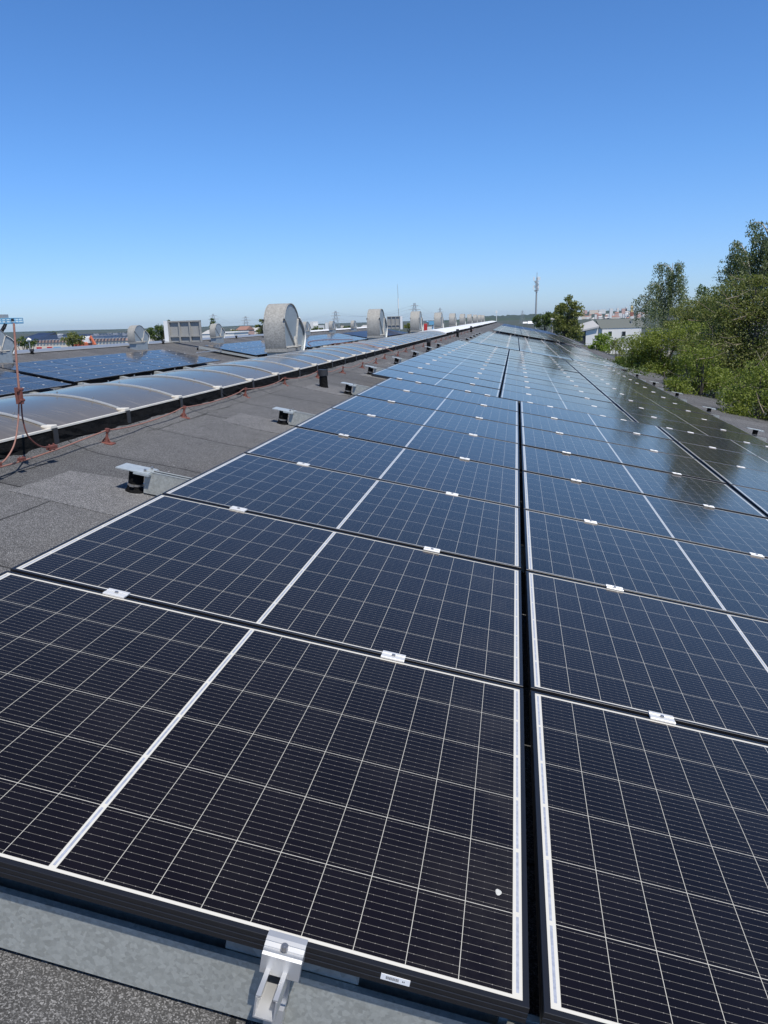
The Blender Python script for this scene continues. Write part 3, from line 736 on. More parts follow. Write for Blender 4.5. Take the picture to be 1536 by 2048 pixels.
# ridge of the left bay
sk3 = empty("barrel_skylight", (-23.24, 0, -.84), label="low grey barrel skylight along the ridge of the left bay", cat="skylight")
b = MB(); arch_strip(b, 16, 84, -.01, 0); b.build("sheet", MT['grey_strip'], sk3); kerb(MB(), 16, Y1, False).build("kerb", MT['tar'], sk3)
b = MB(); b.box(SHW - .012, SHW + .016, 16, 84, zc + .005, zc + .03); b.build("edge_strip", MT['tin_light'], sk3)
sk4 = empty("barrel_skylight", (-23.24, 0, -.84), label="white barrel skylight along the far ridge of the left bay", cat="skylight")
b = MB()
for i in range(11): arch_strip(b, 84.1 + i * 3.75, 84.1 + (i + 1) * 3.75 - .03, -.01, .04)
b.build("sheet", MT['white_sheet'], sk4)
for i, y in enumerate((33.5, 47.5, 61)):
    o = empty("vent_pipe", (-22.42, y, -1.02), label=f"small dark vent stub at the edge of the left ridge, {nth(i + 1)} from the left", cat="vent pipe", group="vent stubs on the left ridge")
    MB().cyl(0, 0, -.05, .12, .07, 12).build("pipe", MT['tar'], o); MB().cyl(0, 0, .12, .22, .1, 12).build("cap", MT['dark'], o)

# ------------------------------------------------------------------ roof ventilators
fan = empty("roof_ventilator", (-4.85, 16.2, -.62), label="nearest grey drum ventilator standing behind the grey skylight", cat="roof ventilator", group="grey drum ventilators along the near ridge")
W_ = .47
front = smooth([(0.03, 0.05, 0), (-.02, .2, 0), (-.045, .42, 0), (-.02, .66, 0), (.09, .86, 0), (.28, 1.0, 0), (.52, 1.055, 0), (.78, 1.02, 0), (1.0, .90, 0), (1.15, .73, 0)], 5)
fp = [(p[0], p[1]) for p in front]
b = MB(); b.strip(fp, 'x', -W_, 0, .014); b.build("front_shell", MT['galv_dull'], fan)
rear = [(p[0], p[1]) for p in smooth([(1.10, .76, 0), (1.36, .62, 0), (1.53, .42, 0), (1.50, .22, 0), (1.32, -.02, 0)], 4)]
b = MB(); b.strip(rear, 'x', -W_ - .01, .01, .012); o = b.build("rear_shell", MT['zinc_blue'], fan)
b = MB()
rp = np.array(rear)
b.strip([tuple(p) for p in rp], 'x', .0105, .030, .020); b.build("sunlit_rim", MT['white'], o)  # white colour paints in the sunlit edge of the rear sheet
for xx in (-.022, -W_ + .028):
    poly = fp[2:-2] + [(1.42, .58), (1.48, .30), (1.30, .04), (.1, .06)]
    b = MB(); b.prism(poly, 'x', xx - .006, xx); b.build("end_plate", MT['zinc_blue'], fan)
for xx, sg in ((-.022, 1), (-W_ + .022, -1)):
    for p, q in (((xx, .03, .70), (xx, .68, .17)), ((xx, 1.08, .72), (xx, .80, .17)), ((xx, .04, .12), (xx, 1.2, .12))):
        b = MB(); b.bar(p, q, .045); b.build("brace", MT['galv_dull'], fan)
    b = MB(); b.tube([(xx, .74, .10), (xx, .76, .22), (xx, .78, .34)], [.085, .07, .04], 12); b.build("hub", MT['galv_dull'], fan)
b = MB(); b.box(-W_ + .01, -.01, .06, 1.30, -.40, .045); b.build("base_kerb", MT['zinc_blue'], fan)
b = MB(); b.box(-W_ - .012, .014, -.03, 1.0, .036, .10); b.build("base_band", MT['galv_dull'], fan)
b = MB(); b.box(-W_ - .012, .012, 1.09, 1.15, .70, .75); b.box(-W_ - .012, -W_ + .02, -.045, -.01, .69, .73); b.box(-.02, .012, -.045, -.01, .69, .73); b.build("seam_cap", MT['dark'], fan)
fk = [(c, [s for s in kids(c)]) for c in kids(fan)]
for i in range(1, 10):
    copy_thing(fan, fk, (-4.85, 16.2 + 11.85 * i, -.62 + .0012 * i), None, f"grey drum ventilator on the near ridge, {nth(i + 1)} from the front")
for i, (y, lab) in enumerate(((29.7, "drum ventilator cut by the left picture edge on the left bay"), (42.7, "drum ventilator on the left bay just left of the open hatch"), (55.0, "drum ventilator on the left bay just right of the open hatch"), (67.3, "drum ventilator on the left bay hidden behind the nearest big one"), (80.0, "drum ventilator on the left bay, first right of the nearest big one"), (92.0, "drum ventilator on the left bay before a pylon, second right of the nearest big one"), (104.6, "drum ventilator on the left bay, third right of the nearest big one"))):
    r_ = copy_thing(fan, fk, (-21.5, y - .7, -.88), (0, 0, R(-4) if i else R(-14)), lab); r_["group"] = "grey drum ventilators along the left ridge"

# ------------------------------------------------------------------ open smoke hatches on the left ridge
def hatch(Y, xa, xb, za, zb, label, flip=False):
    o = empty("smoke_hatch", ((xa + xb) / 2, Y, za), label=label, cat="roof hatch", group="open hatch lids on the left ridge")
    w = (xb - xa) / 2; h = zb - za
    b = MB(); b.box(-w, w, .12, .16, 0, h); b.build("lid", MT['mesh_grey'], o)
    b = MB()
    for x in np.linspace(-w, w, 4): b.box(x - .05, x + .05, 0, .119, 0.0, h + .02)
    b.box(-w - .05, w + .05, -.01, .118, h - .06, h + .03); b.box(-w, w, .01, .118, h * .28 - .04, h * .28 + .04)
    b.build("stiffener", MT['galv_dull'], o)
    b = MB(); s = 1 if flip else -1
    x0, x1 = sorted((s * (w + .06), s * (w + .34)))
    b.box(x0, x1, -.02, .5, -.12, h + .04); b.build("side_flange", MT['white'], o)
    return o
a0, a1 = at(340, 682, 49), at(402, 679, 49); hatch(49, a0[0], a1[0], a0[2] - .1, at(340, 643, 49)[2], "open hatch lid with grey stiffened back on the left ridge, white side to the left")
a0, a1 = at(775, 655, 118), at(800, 652, 118); hatch(118, a0[0], a1[0], a0[2] - .2, at(790, 633, 118)[2], "open hatch lid with white side behind the second near ventilator", True)
# beam, rail and red cable lying in the open stretch of the left bay
o = empty("mounting_beam", tuple(PL(-20.1, 47.55, 0)), (0, SL, 0), "galvanised beam on the left bay in front of its third array", "beam")
b = MB(); b.box(0, 3.9, 0, .06, .13, .26); b.build("profile", MT['galv'], o); MB().cyl(-.06, .03, 0, .16, .05, 12).build("end_post", MT['tar'], o)
o = empty("mounting_rail", tuple(PL(-18.6, 43.6, .26)), (0, SL, 0), "loose pale rail reaching forward from the left bay's third array", "rail")
MB().box(-.03, .03, 0, 4.0, .0, .05).build("channel", MT['alu'], o)
for i, y in enumerate((17.4, 20.3, 23.2, 26.1, 29.2, 32.3, 35.4, 38.5, 52, 58)):
    o = empty("roof_post", tuple(PL(-20.15, y, 0)), (0, SL, 0), f"small capped roof post above the left bay arrays, {nth(i + 1)} from the near end", "roof post", "capped roof posts on the left bay")
    MB().cyl(0, 0, 0, .14, .05, 10).build("pipe", MT['tar'], o); MB().box(-.13, .16, -.06, .06, .141, .155).build("cap_plate", MT['zinc_blue'], o)
for i, y in enumerate((17.6, 20.6, 23.6, 27.0, 30.2, 33.4, 36.6, 39.8, 62, 64.6, 67.2, 69.8, 72.4, 75, 78, 81)):
    o = empty("mounting_beam", tuple(PL(-16.4, y, 0)), (0, SL, 0), f"pale beam end below the lower edge of the left bay arrays, {nth(i + 1)} from the near end", "beam", "beam ends under the left bay arrays")
    MB().box(0, .75, 0, .30, .08, .29).build("profile", MT['galv'], o)
cp = smooth([(-4.4, 20.0, -.60), (-6.0, 24, -.62), (-12, 48, -1.10), (-16.4, 62, -1.62), (-18.2, 67, -1.30), (-18.4, 72, -1.26), (-17.6, 79, -1.42)], 8)
MB().tube([p for p in smooth([PL(-16.6, 62.2, .385), PL(-17.6, 65, .385), PL(-18.0, 69, .385), PL(-17.7, 74, .385), PL(-16.8, 80, .385)], 8)], .02, 6).build("cable", MT['wire'], label="thin reddish cable lying across the panels of the left bay's fourth array", cat="cable")
o = empty("conductor_bracket", (-4.45, 17.85, -.60), label="red-brown conductor bracket beside the nearest big ventilator", cat="bracket")
MB().box(0, .30, 0, .03, .05, .08).build("arm", MT['strip'], o); MB().box(.30, .345, -.01, .04, -.02, .10).build("holder", MT['rust'], o)
MB().tube(smooth([(-2.79, 17.83, -.69), (-2.95, 17.6, -.60), (-3.05, 17.5, -.585), (-3.4, 17.3, -.48), (-3.72, 17.2, -.455), (-4.1, 17.4, -.47), (-4.3, 17.7, -.52)], 5), .008, 6).build("crossing_wire", MT['wire'], label="red conductor wire crossing over the grey skylight", cat="wire")
# ------------------------------------------------------------------ vegetation
def leaves(P, size, r_, droop=0.0):
    n = len(P); a = r_.normal(size=(n, 3)); a[:, 2] -= droop; a /= np.linalg.norm(a, axis=1)[:, None]
    c = r_.normal(size=(n, 3)); c -= a * (a * c).sum(1)[:, None]; c /= np.linalg.norm(c, axis=1)[:, None]
    s = size * (0.6 + 0.8 * r_.random(n))[:, None]
    return np.stack([P - a * s, P + c * s * .48 - a * s * .1, P + a * s, P - c * s * .48 - a * s * .1], 1)
def tree(name, base, blobs, leaf, mat, label, cat, seed, group=None, bark='bark', trunk=None, per=900, spread=.30, strands=None, twigs=0, tr=.16, limbs=None):
    """blobs: (dx, dy, z, rx, ry, rz) of the leaf masses relative to the base"""
    r_ = np.random.default_rng(seed)
    o = empty(name, tuple(base), label=label, cat=cat, group=group)
    pts = []; tips = []
    for (x, y, z, rx, ry, rz) in blobs:
        vol = (rx * ry * rz) ** (1 / 3); nc = max(5, int(13 * vol ** 1.4))
        d = r_.normal(size=(nc, 3)); d /= np.linalg.norm(d, axis=1)[:, None]
        rad = (0.35 + 0.68 * r_.random(nc) ** .55)[:, None]
        C = np.array([x, y, z]) + d * rad * np.array([rx, ry, rz]); tips += [c for c in C[:5]]
        k = max(12, int(per * rx * rz / nc * 3.4))
        for c in C:
            s = spread * vol ** .5 * (.55 + .8 * r_.random())
            pts.append(c + np.clip(r_.normal(size=(k, 3)), -1.5, 1.5) * np.array([s, s, s * .62]))
    V = leaves(np.concatenate(pts), leaf * .62, r_)
    if strands:
        S = []
        for (x, y, z, rx, ry, rz, ns, ln) in strands:
            d = r_.normal(size=(ns, 3)); d /= np.linalg.norm(d, axis=1)[:, None]; d[:, 2] = np.abs(d[:, 2])
            st = np.array([x, y, z]) + d * np.array([rx, ry, rz]) * (.45 + .55 * r_.random(ns))[:, None]
            for p, dd in zip(st, d):
                L_s = ln * (.35 + .9 * r_.random()); m_ = int(L_s / (leaf * .38))
                t = np.linspace(0, 1, m_)[:, None]
                q = p + np.concatenate([dd[:2] * .35 * L_s * .4, [0]]) * np.sqrt(t) + np.array([0, 0, -1.0]) * L_s * t ** 1.3
                S.append(q + r_.normal(size=q.shape) * np.array([.045, .045, .05]) * (.5 + L_s * .2))
        V = np.concatenate([V, leaves(np.concatenate(S), leaf * .72, r_, 1.3)])
    if limbs:
        S = []
        for a_, b_, c_, ns, ln in limbs:
            for q_ in range(ns):
                t = .25 + .75 * r_.random(); p = a_ * (1 - t) ** 2 + 2 * b_ * t * (1 - t) + c_ * t * t + r_.normal(size=3) * np.array([.10, .22, .06])
                L_s = ln * (.3 + .9 * r_.random()); m_ = max(8, int(L_s / (leaf * .30))); tt = np.linspace(0, 1, m_)[:, None]
                sw = r_.normal(size=3) * .10 * L_s; sw[2] = 0
                qv = p + sw * np.sqrt(tt) + np.array([0, 0, -1.0]) * L_s * tt ** 1.15
                S.append(qv + np.clip(r_.normal(size=qv.shape), -1.6, 1.6) * np.array([.055, .055, .05]) * (1 + .8 * np.sin(np.pi * tt)))
        V = np.concatenate([V, leaves(np.concatenate(S), leaf * .74, r_, 1.2)])
    quads_object("crown", V, MT[mat], o)
    b = MB(); bl = np.array(blobs)
    top = trunk if trunk is not None else (bl[:, 0].mean(), bl[:, 1].mean(), bl[:, 2].max())
    kx = [np.array(top) * t + np.array([.12 * math.sin(4 * t + seed), .12 * math.cos(3 * t), 0]) * (t > 0) for t in np.linspace(0, 1, 8)]
    b.tube(kx, [tr * (1.15 - t) for t in np.linspace(0, 1, 8)], 8)
    for c in tips[:26]:
        t = min(.9, max(.15, (c[2] - .9) / max(top[2], .1) * .8)); s = np.array(top) * t
        b.tube([s, s * .5 + c * .5 + np.array([0, 0, .15]), c], [tr * .4, tr * .22, tr * .06], 5)
    if limbs:
        for a_, b_, c_, ns, ln in limbs:
            b.tube([a_ * (1 - t) ** 2 + 2 * b_ * t * (1 - t) + c_ * t * t for t in np.linspace(0, 1, 6)], [tr * (.30 - .26 * t) for t in np.linspace(0, 1, 6)], 5)
    b.build("trunk", MT[bark], o)
    if twigs:
        tb = MB(); allp = np.concatenate(pts)
        for i in range(twigs):
            p = allp[r_.integers(len(allp))]; d = r_.normal(size=3); d[2] = abs(d[2]) * .6; d /= np.linalg.norm(d); L_t = .5 + 1.0 * r_.random()
            tb.tube([p - d * L_t * .5, p + np.array([0, 0, -.06]), p + d * L_t * .5], [.014, .010, .004], 4, caps=False)
        tb.build("dry_twigs", MT['twig'], o)
    return o
def tree_at(name, Y, base_x, blobs_px, leaf, mat, label, cat, seed, strands_px=None, trunk_px=None, limbs_px=None, depth=1.0, **k):
    """leaf masses given by where they show: (x, y, rx, ry) in photo places at Y metres, turned into real metres at that depth"""
    b0 = at(base_x, 700, Y); base = np.array([b0[0], Y, GZ]); s = Y / F_PX * 1.03
    r_ = np.random.default_rng(seed + 99)
    bl = []
    for (x, y, rx, ry) in blobs_px:
        p = at(x, y, Y) - base; bl.append((p[0], (r_.random() - .5) * depth * rx * s, p[2], rx * s, rx * s * depth, ry * s))
    stp = None
    if strands_px:
        stp = []
        for (x, y, rx, ry, ns, ln) in strands_px:
            p = at(x, y, Y) - base; stp.append((p[0], 0, p[2], rx * s, rx * s * depth, ry * s, ns, ln * s))
    tk = None
    if trunk_px: p = at(*trunk_px, Y) - base; tk = (p[0], 0, p[2])
    if limbs_px:
        lm = []
        for (x0, y0, x1, y1, x2, y2, ns, ln) in limbs_px:
            dy = float(r_.normal(0, .35))
            q = [at(x0, y0, Y) - base, at(x1, y1, Y) - base + np.array([0, dy, 0]), at(x2, y2, Y) - base + np.array([0, dy * 1.6, 0])]
            q[1] = q[1] * 1.0 + np.array([0, 0, (q[1][2] - q[0][2]) * .35]); lm.append((*q, ns, ln * s))
        k['limbs'] = lm
    return tree(name, base, bl, leaf, MT and mat, label, cat, seed, strands=stp, trunk=tk, **k)
# the green wall along the right eave, from far to near
tree_at("bush", 62, 1215, [(1200, 695, 24, 12), (1240, 694, 26, 14), (1278, 690, 22, 18)], .11, 'leaf_olive', "low olive-green bush beyond the eave below the white house", "bush", 11, per=500)
tree_at("bush", 58, 1196, [(1196, 684, 13, 20), (1207, 690, 12, 14)], .11, 'leaf_lime', "small bright yellow-green bush in front of the white house", "bush", 12, per=800)
tree_at("birch_tree", 52, 1330, [(1325, 625, 30, 26), (1355, 645, 36, 28), (1390, 655, 30, 26), (1306, 648, 28, 22), (1342, 600, 12, 22)], .075, 'leaf_birch', "weeping birch with pale trunk rising left of the tall right-hand trees", "tree", 13,
        limbs_px=[(1348, 548, 1337, 526, 1320, 530, 20, 42), (1349, 535, 1354, 524, 1361, 538, 16, 50), (1349, 575, 1364, 548, 1373, 560, 9, 34), (1340, 605, 1310, 563, 1298, 576, 20, 52), (1332, 632, 1292, 586, 1276, 602, 18, 40), (1349, 590, 1332, 556, 1316, 572, 19, 55), (1330, 622, 1306, 594, 1288, 612, 16, 45), (1347, 612, 1364, 588, 1378, 606, 12, 45), (1349, 560, 1344, 540, 1338, 552, 19, 60), (1349, 580, 1356, 566, 1362, 580, 16, 55), (1345, 610, 1330, 590, 1318, 606, 19, 50)], bark='birchbark', trunk_px=(1349, 526), per=210, tr=.13, spread=.5)
tree_at("bush", 36, 1320, [(1288, 705, 36, 38), (1330, 690, 46, 48), (1375, 700, 44, 48), (1300, 740, 50, 40), (1350, 760, 50, 36), (1258, 730, 30, 22)], .072, 'leaf_bush', "fresh green rounded tree crown over the eave right of the white house", "tree", 14, per=1500, twigs=16)
tree_at("tree", 40, 1400, [(1395, 640, 38, 40), (1430, 625, 36, 44), (1375, 660, 34, 36)], .072, 'leaf_olive', "olive-green tree between the two weeping birches", "tree", 15, per=1300, twigs=12)
tree_at("tree", 44, 1425, [(1412, 590, 18, 16), (1436, 585, 18, 16), (1405, 612, 16, 20), (1440, 610, 26, 18)], .075, 'leaf_dark', "dark bushy treetop left of the tallest birch", "tree", 16, strands_px=[(1404, 574, 8, 6, 6, 26)], per=900)
tree_at("birch_tree", 38, 1490, [(1466, 560, 24, 20), (1505, 565, 36, 26), (1535, 545, 24, 30), (1480, 585, 36, 24), (1545, 580, 40, 36)], .07, 'leaf_birch', "tallest weeping birch at the right picture edge", "tree", 17,
        limbs_px=[(1537, 470, 1530, 440, 1510, 446, 18, 30), (1537, 485, 1526, 462, 1516, 480, 19, 50), (1538, 462, 1550, 444, 1566, 460, 24, 70), (1505, 575, 1482, 488, 1461, 498, 27, 62), (1500, 570, 1480, 506, 1455, 520, 22, 55), (1500, 560, 1492, 500, 1503, 514, 19, 50), (1502, 590, 1472, 530, 1450, 546, 19, 45), (1537, 522, 1522, 498, 1508, 520, 24, 58), (1537, 540, 1548, 508, 1562, 530, 24, 70), (1537, 500, 1532, 478, 1526, 496, 24, 70), (1537, 505, 1541, 480, 1548, 500, 24, 75), (1520, 590, 1505, 540, 1492, 556, 19, 50), (1537, 560, 1528, 530, 1518, 548, 19, 60)], bark='birchbark', trunk_px=(1538, 442), per=170, tr=.15, spread=.5)
tree_at("tree", 27, 1470, [(1450, 650, 50, 46), (1490, 610, 46, 44), (1530, 600, 44, 50), (1440, 700, 56, 52), (1500, 680, 56, 56), (1545, 660, 46, 60), (1480, 740, 60, 46), (1540, 745, 50, 50)], .062, 'leaf_olive', "broad olive tree with bare tan twigs behind the right eave", "tree", 18, per=1700, twigs=150)
tree_at("bush", 24, 1415, [(1385, 735, 40, 40), (1420, 760, 46, 36), (1370, 765, 36, 26), (1455, 790, 44, 36), (1405, 790, 40, 26)], .056, 'leaf_bush', "bright green bush crown spilling against the eave on the right", "bush", 19, per=1900, twigs=14)
tree_at("bush", 19, 1510, [(1500, 800, 50, 40), (1540, 790, 50, 50), (1470, 815, 36, 26), (1540, 840, 50, 36), (1580, 800, 50, 60)], .048, 'leaf_bush', "nearest leafy bush crown at the right edge over the eave", "bush", 20, per=2300, twigs=30)
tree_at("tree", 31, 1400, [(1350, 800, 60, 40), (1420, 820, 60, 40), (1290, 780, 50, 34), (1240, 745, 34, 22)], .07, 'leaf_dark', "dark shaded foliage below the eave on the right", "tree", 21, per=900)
# farther trees
tree_at("tree", 105, 1130, [(1122, 625, 14, 16), (1135, 612, 14, 14), (1150, 620, 12, 14), (1118, 645, 15, 18), (1140, 648, 18, 22), (1128, 665, 22, 16), (1150, 665, 14, 16), (1140, 600, 8, 8)], .22, 'leaf_olive', "tall mid-green tree left of the white house beyond the roof end", "tree", 31, per=260, tr=.25)
tree_at("tree", 150, 1085, [(1083, 640, 13, 10), (1098, 637, 12, 12), (1074, 645, 9, 8), (1104, 646, 12, 10)], .3, 'leaf_dark', "dark rounded tree clump at the foot of the phone mast", "tree", 32, per=160)
tree_at("tree", 92, 312, [(303, 665, 12, 10), (318, 662, 12, 11), (327, 660, 9, 14), (310, 674, 18, 8), (337, 646, 5, 5)], .2, 'leaf_dark', "dark green tree beside the open hatch on the left", "tree", 33, per=260)
tree_at("tree", 120, 424, [(424, 643, 4, 5), (424, 652, 5, 6)], .25, 'leaf_dark', "narrow treetop behind the ventilator right of the open hatch", "tree", 34, per=200)
tree_at("tree", 110, 522, [(518, 655, 7, 9), (526, 650, 7, 10), (520, 668, 10, 8)], .22, 'leaf_olive', "green treetop just left of the nearest ventilator", "tree", 35, per=260)
tree_at("tree", 130, 632, [(628, 662, 9, 5), (638, 660, 8, 6), (646, 664, 6, 4)], .25, 'leaf_dark', "low dark tree just right of the nearest ventilator", "tree", 36, per=220)
tree_at("tree", 70, 48, [(42, 684, 11, 8), (57, 682, 12, 9), (68, 688, 8, 8)], .17, 'leaf_dark', "dark bush in front of the solar-roofed shed at the left", "tree", 37, per=300)
tree_at("tree", 95, 145, [(133, 680, 9, 8), (148, 676, 12, 9), (161, 680, 10, 8), (150, 686, 16, 6)], .19, 'leaf_olive', "pale olive tree before the white and orange hall", "tree", 38, per=300)
tree_at("tree", 260, 102, [(98, 668, 6, 4), (106, 668, 5, 4)], .4, 'leaf_olive', "small distant round tree above the solar-roofed hall", "tree", 39, per=120)
tree_at("tree", 200, 817, [(815, 652, 6, 4), (824, 650, 6, 4)], .4, 'leaf_olive', "low tree left of the third near ventilator", "tree", 40, per=120)
tree_at("tree", 240, 668, [(470, 663, 6, 4), (462, 664, 5, 3)], .4, 'leaf_olive', "small distant tree near the thin pylon at the left", "tree", 41, per=120)
tree_at("tree", 300, 745, [(700, 655, 5, 3), (692, 656, 5, 3)], .45, 'leaf_dark', "small distant tree between two ventilators of the left bay", "tree", 42, per=100)

# ------------------------------------------------------------------ buildings beyond
def block(name, Y, x0, x1, ytop, depth, wall, label, roof=None, rh=0.0, wins=0, group=None, cat="building", down=None, yaw=0.0):
    a, c = at(x0, ytop, Y), at(x1, ytop, Y); w = abs(c[0] - a[0]); zt = (a[2] + c[2]) / 2; z0 = GZ if down is None else down
    o = empty(name, ((a[0] + c[0]) / 2, Y, z0), (0, 0, yaw), label, cat, group); h = zt - z0
    MB().box(-w / 2, w / 2, 0, depth, 0, h).build("wall", MT[wall], o)
    if roof:
        b = MB(); e = min(.4, w * .05)
        if rh > 0: b.prism([(-.3, h + .003), (depth + .3, h + .003), (depth / 2, h + rh)], 'x', -w / 2 - e, w / 2 + e) if False else b.add(
            [(-w/2-e, -e, h+.01), (w/2+e, -e, h+.01), (w/2+e, depth+e, h+.01), (-w/2-e, depth+e, h+.01), (-w/2, depth/2, h+rh), (w/2, depth/2, h+rh)], [(0,1,5,4), (2,3,4,5), (1,2,5), (3,0,4), (3,2,1,0)])
        else: b.box(-w / 2 - e, w / 2 + e, -e, depth + e, h + .01, h + .35)
        b.build("roof", MT[roof], o)
    for i in range(wins):
        x = -w / 2 + (i + .5) * w / wins
        MB().box(x - w / wins * .25, x + w / wins * .25, -.06, -.01, h * .45, h * .8).build("window", MT['window'], o)
    return o
# white house with grey hipped roof
Yh = 200.0
hs = empty("house", (float(at(1235, 660, Yh)[0]), Yh, GZ), label="white house with grey metal roof behind the bushes on the right", cat="house")
def H(x, y, d=0.0):
    p = at(x, y, Yh) - np.array([float(at(1235, 660, Yh)[0]), Yh, GZ]); p[1] += d; return p
L0, L1 = H(1203, 657), H(1283, 655); zev = L0[2]; L1[2] = zev
MB().box(L0[0] + .2, L1[0], 0, 9, 0, zev).build("wall", MT['wall_white'], hs)
rt = H(1196, 639.5)[2]
b = MB(); b.add([(L0[0] - .2, -.12, zev), (L1[0] + .8, -.12, zev), (L1[0] + .8, 9.7, zev), (L0[0] - .2, 9.7, zev), (L0[0] - 1.0, 4.5, rt), (L1[0] + .6, 4.5, rt)], [(0, 1, 5, 4), (2, 3, 4, 5), (1, 2, 5), (3, 0, 4), (0, 3, 2, 1)])
b.build("roof", MT['tin'], hs)
for xa, xb in ((1217, 1223.5), (1244, 1251)):
    p, q = H(xa, 663), H(xb, 672.5)
    o = MB().box(p[0], q[0], -.05, -.01, q[2], p[2]).build("window", MT['window'], hs)
    b = MB(); b.box(p[0] - .08, p[0], -.09, -.01, q[2], p[2]); b.box(q[0], q[0] + .08, -.09, -.01, q[2], p[2]); b.box(p[0] - .08, q[0] + .08, -.14, -.01, q[2] - .12, q[2] - .001); b.build("frame", MT['white'], o)
p, q = H(1264, 656), H(1268, 641); MB().box(p[0], q[0], 2, 2.8, zev + .3, q[2] + .4).build("chimney", MT['mast'], hs)
an = empty("house_annex", (float(at(1178, 665, 190)[0]), 190, GZ), label="low white annex with light roof and dark opening left of the white house", cat="house")
def A(x, y):
    return at(x, y, 190) - np.array([float(at(1178, 665, 190)[0]), 190, GZ])
p, q = A(1160, 661), A(1196, 655)
MB().box(A(1172, 660)[0], q[0], 0, 10, 0, A(1185, 656.5)[2]).build("wall", MT['wall_white'], an)
MB().box(p[0] + .1, A(1172, 660)[0] - .01, .3, 10, 0, A(1165, 661)[2] - .2).build("garage_opening", MT['dark'], an)
b = MB(); b.add([(p[0] - .3, -.6, p[2]), (q[0] + .2, -.6, A(1194, 652)[2]), (q[0] - .2, 11, A(1193, 641)[2]), (p[0] - .3, 11, A(1160, 652)[2]), (p[0] - .3, -.6, p[2] - .35), (q[0] + .2, -.6, A(1194, 652)[2] - .35)], [(0, 1, 2, 3), (0, 4, 5, 1)]); b.build("roof", MT['tin_light'], an)
# halls on the left
o = block("industrial_shed", 150, 30, 255, 681.5, 14, 'wall_cream', "long white and orange hall with solar roof at the left horizon", down=None)
kz = at(150, 681.5, 150)[2] - GZ
a, c = at(30, 681.5, 150), at(255, 681.5, 150); w = abs(c[0] - a[0])
b = MB()
for i in range(34):
    x = -w / 2 + (i + .08) * w / 34
    b.add([(x, -.5, kz + .25), (x + w / 34 * .60, -.5, kz + .25), (x + w / 34 * 1.05, 7, kz + 1.3), (x + w / 34 * .45, 7, kz + 1.3)], [(0, 1, 2, 3)])
b.build("solar_rows", MT['far_panel'], o)
MB().box(-w / 2 - .3, w / 2 + .3, -.12, -.02, kz - .25, kz + .2).build("fascia", MT['wall_pink'], o)
MB().box(-w / 2, w / 2, -.015, 14, kz + .01, kz + .22).build("roof", MT['tin_light'], o)
for x0, x1, mt in ((73, 83, 'red'), (94, 104, 'red'), (107, 121, 'blue'), (205, 210, 'orange'), (213, 217, 'brick')):
    xa, xb = at(x0, 690, 150)[0] - o.location.x, at(x1, 690, 150)[0] - o.location.x
    MB().box(xa, xb, -.14, -.02, kz - 3.0, kz - 1.1).build("wall_sign" if mt != 'brick' else "door", MT[mt], o)
o = block("industrial_shed", 175, 30, 76, 681, 12, 'tin', "dark steep solar-covered roof behind the hall at the far left")
pz = [at(30, 681, 175)[2] - GZ, at(36, 667, 175)[2] - GZ]; a, c = at(30, 681, 175), at(76, 681, 175); w = abs(c[0] - a[0])
b = MB(); b.add([(-w / 2, -.1, pz[0] + .02), (w / 2 - 2, -.1, pz[0] + .02), (w / 2, 8, pz[1]), (-w / 2 + 1.5, 8, pz[1])], [(0, 1, 2, 3)]); b.build("solar_roof", MT['far_panel'], o)
b = MB(); b.add([(w / 2 - 2, -.1, pz[0] + .02), (w / 2, -.1, pz[0]), (w / 2, 8, pz[1]), (w / 2 + .5, 8, pz[0])], [(0, 1, 2), (1, 3, 2)]); b.build("gable", MT['dark'], o)
for (Y, x0, x1, yt, d, wl, rf, rh, lab) in [
    (330, 126, 152, 671, 12, 'wall_white', 'dark', 0, "white flat hall with black roof on the left horizon"), (340, 152, 208, 672.5, 14, 'wall_white', 'tin_light', 0, "long low white hall on the left horizon"),
    (180, 300, 330, 673, 10, 'wall_white', 'white', 0, "white low building right of the first left ventilator"), (200, 402, 425, 668, 10, 'wall_white', 'tin_light', 1, "white building between the hatch and a ventilator"),
    (210, 443, 468, 666, 12, 'wall_white', 'white', 0, "white flat building right of the second left ventilator"), (420, 472, 492, 660, 14, 'wall_pink', 'tile', 2, "pink building left of the thin pylon"),
    (460, 495, 516, 662, 14, 'wall_cream', 'tin_light', 2, "cream building right of the thin pylon"), (380, 620, 626, 643, 10, 'wall_white', None, 0, "white tower block just right of the nearest ventilator"),
    (380, 627, 637, 651, 12, 'wall_white', None, 0, "white block beside the white tower block"), (350, 650, 655, 645, 9, 'wall_white', None, 0, "slim grey-white block by the left bay ventilators"),
    (420, 722, 738, 654, 12, 'wall_white', 'tin_light', 1, "white low building left of the second near ventilator"), (300, 852, 862, 654, 9, 'wall_white', None, 0, "white box building right of the red container"),
    (260, 864, 870, 651, 8, 'white', None, 0, "small white cabin left of the fourth near ventilator"), (500, 1046, 1055, 647, 12, 'tin', 'white', 1, "bright white roof beyond the array end"),
    (480, 1056, 1067, 647.5, 12, 'tin', 'white', 1.5, "second bright white roof beyond the array end, by the mast"), (350, 884, 890, 657, 8, 'wall_white', None, 0, "tiny white hut between fourth and fifth near ventilators")]:
    block("distant_building", Y, x0, x1, yt, d, wl, lab, rf, rh)
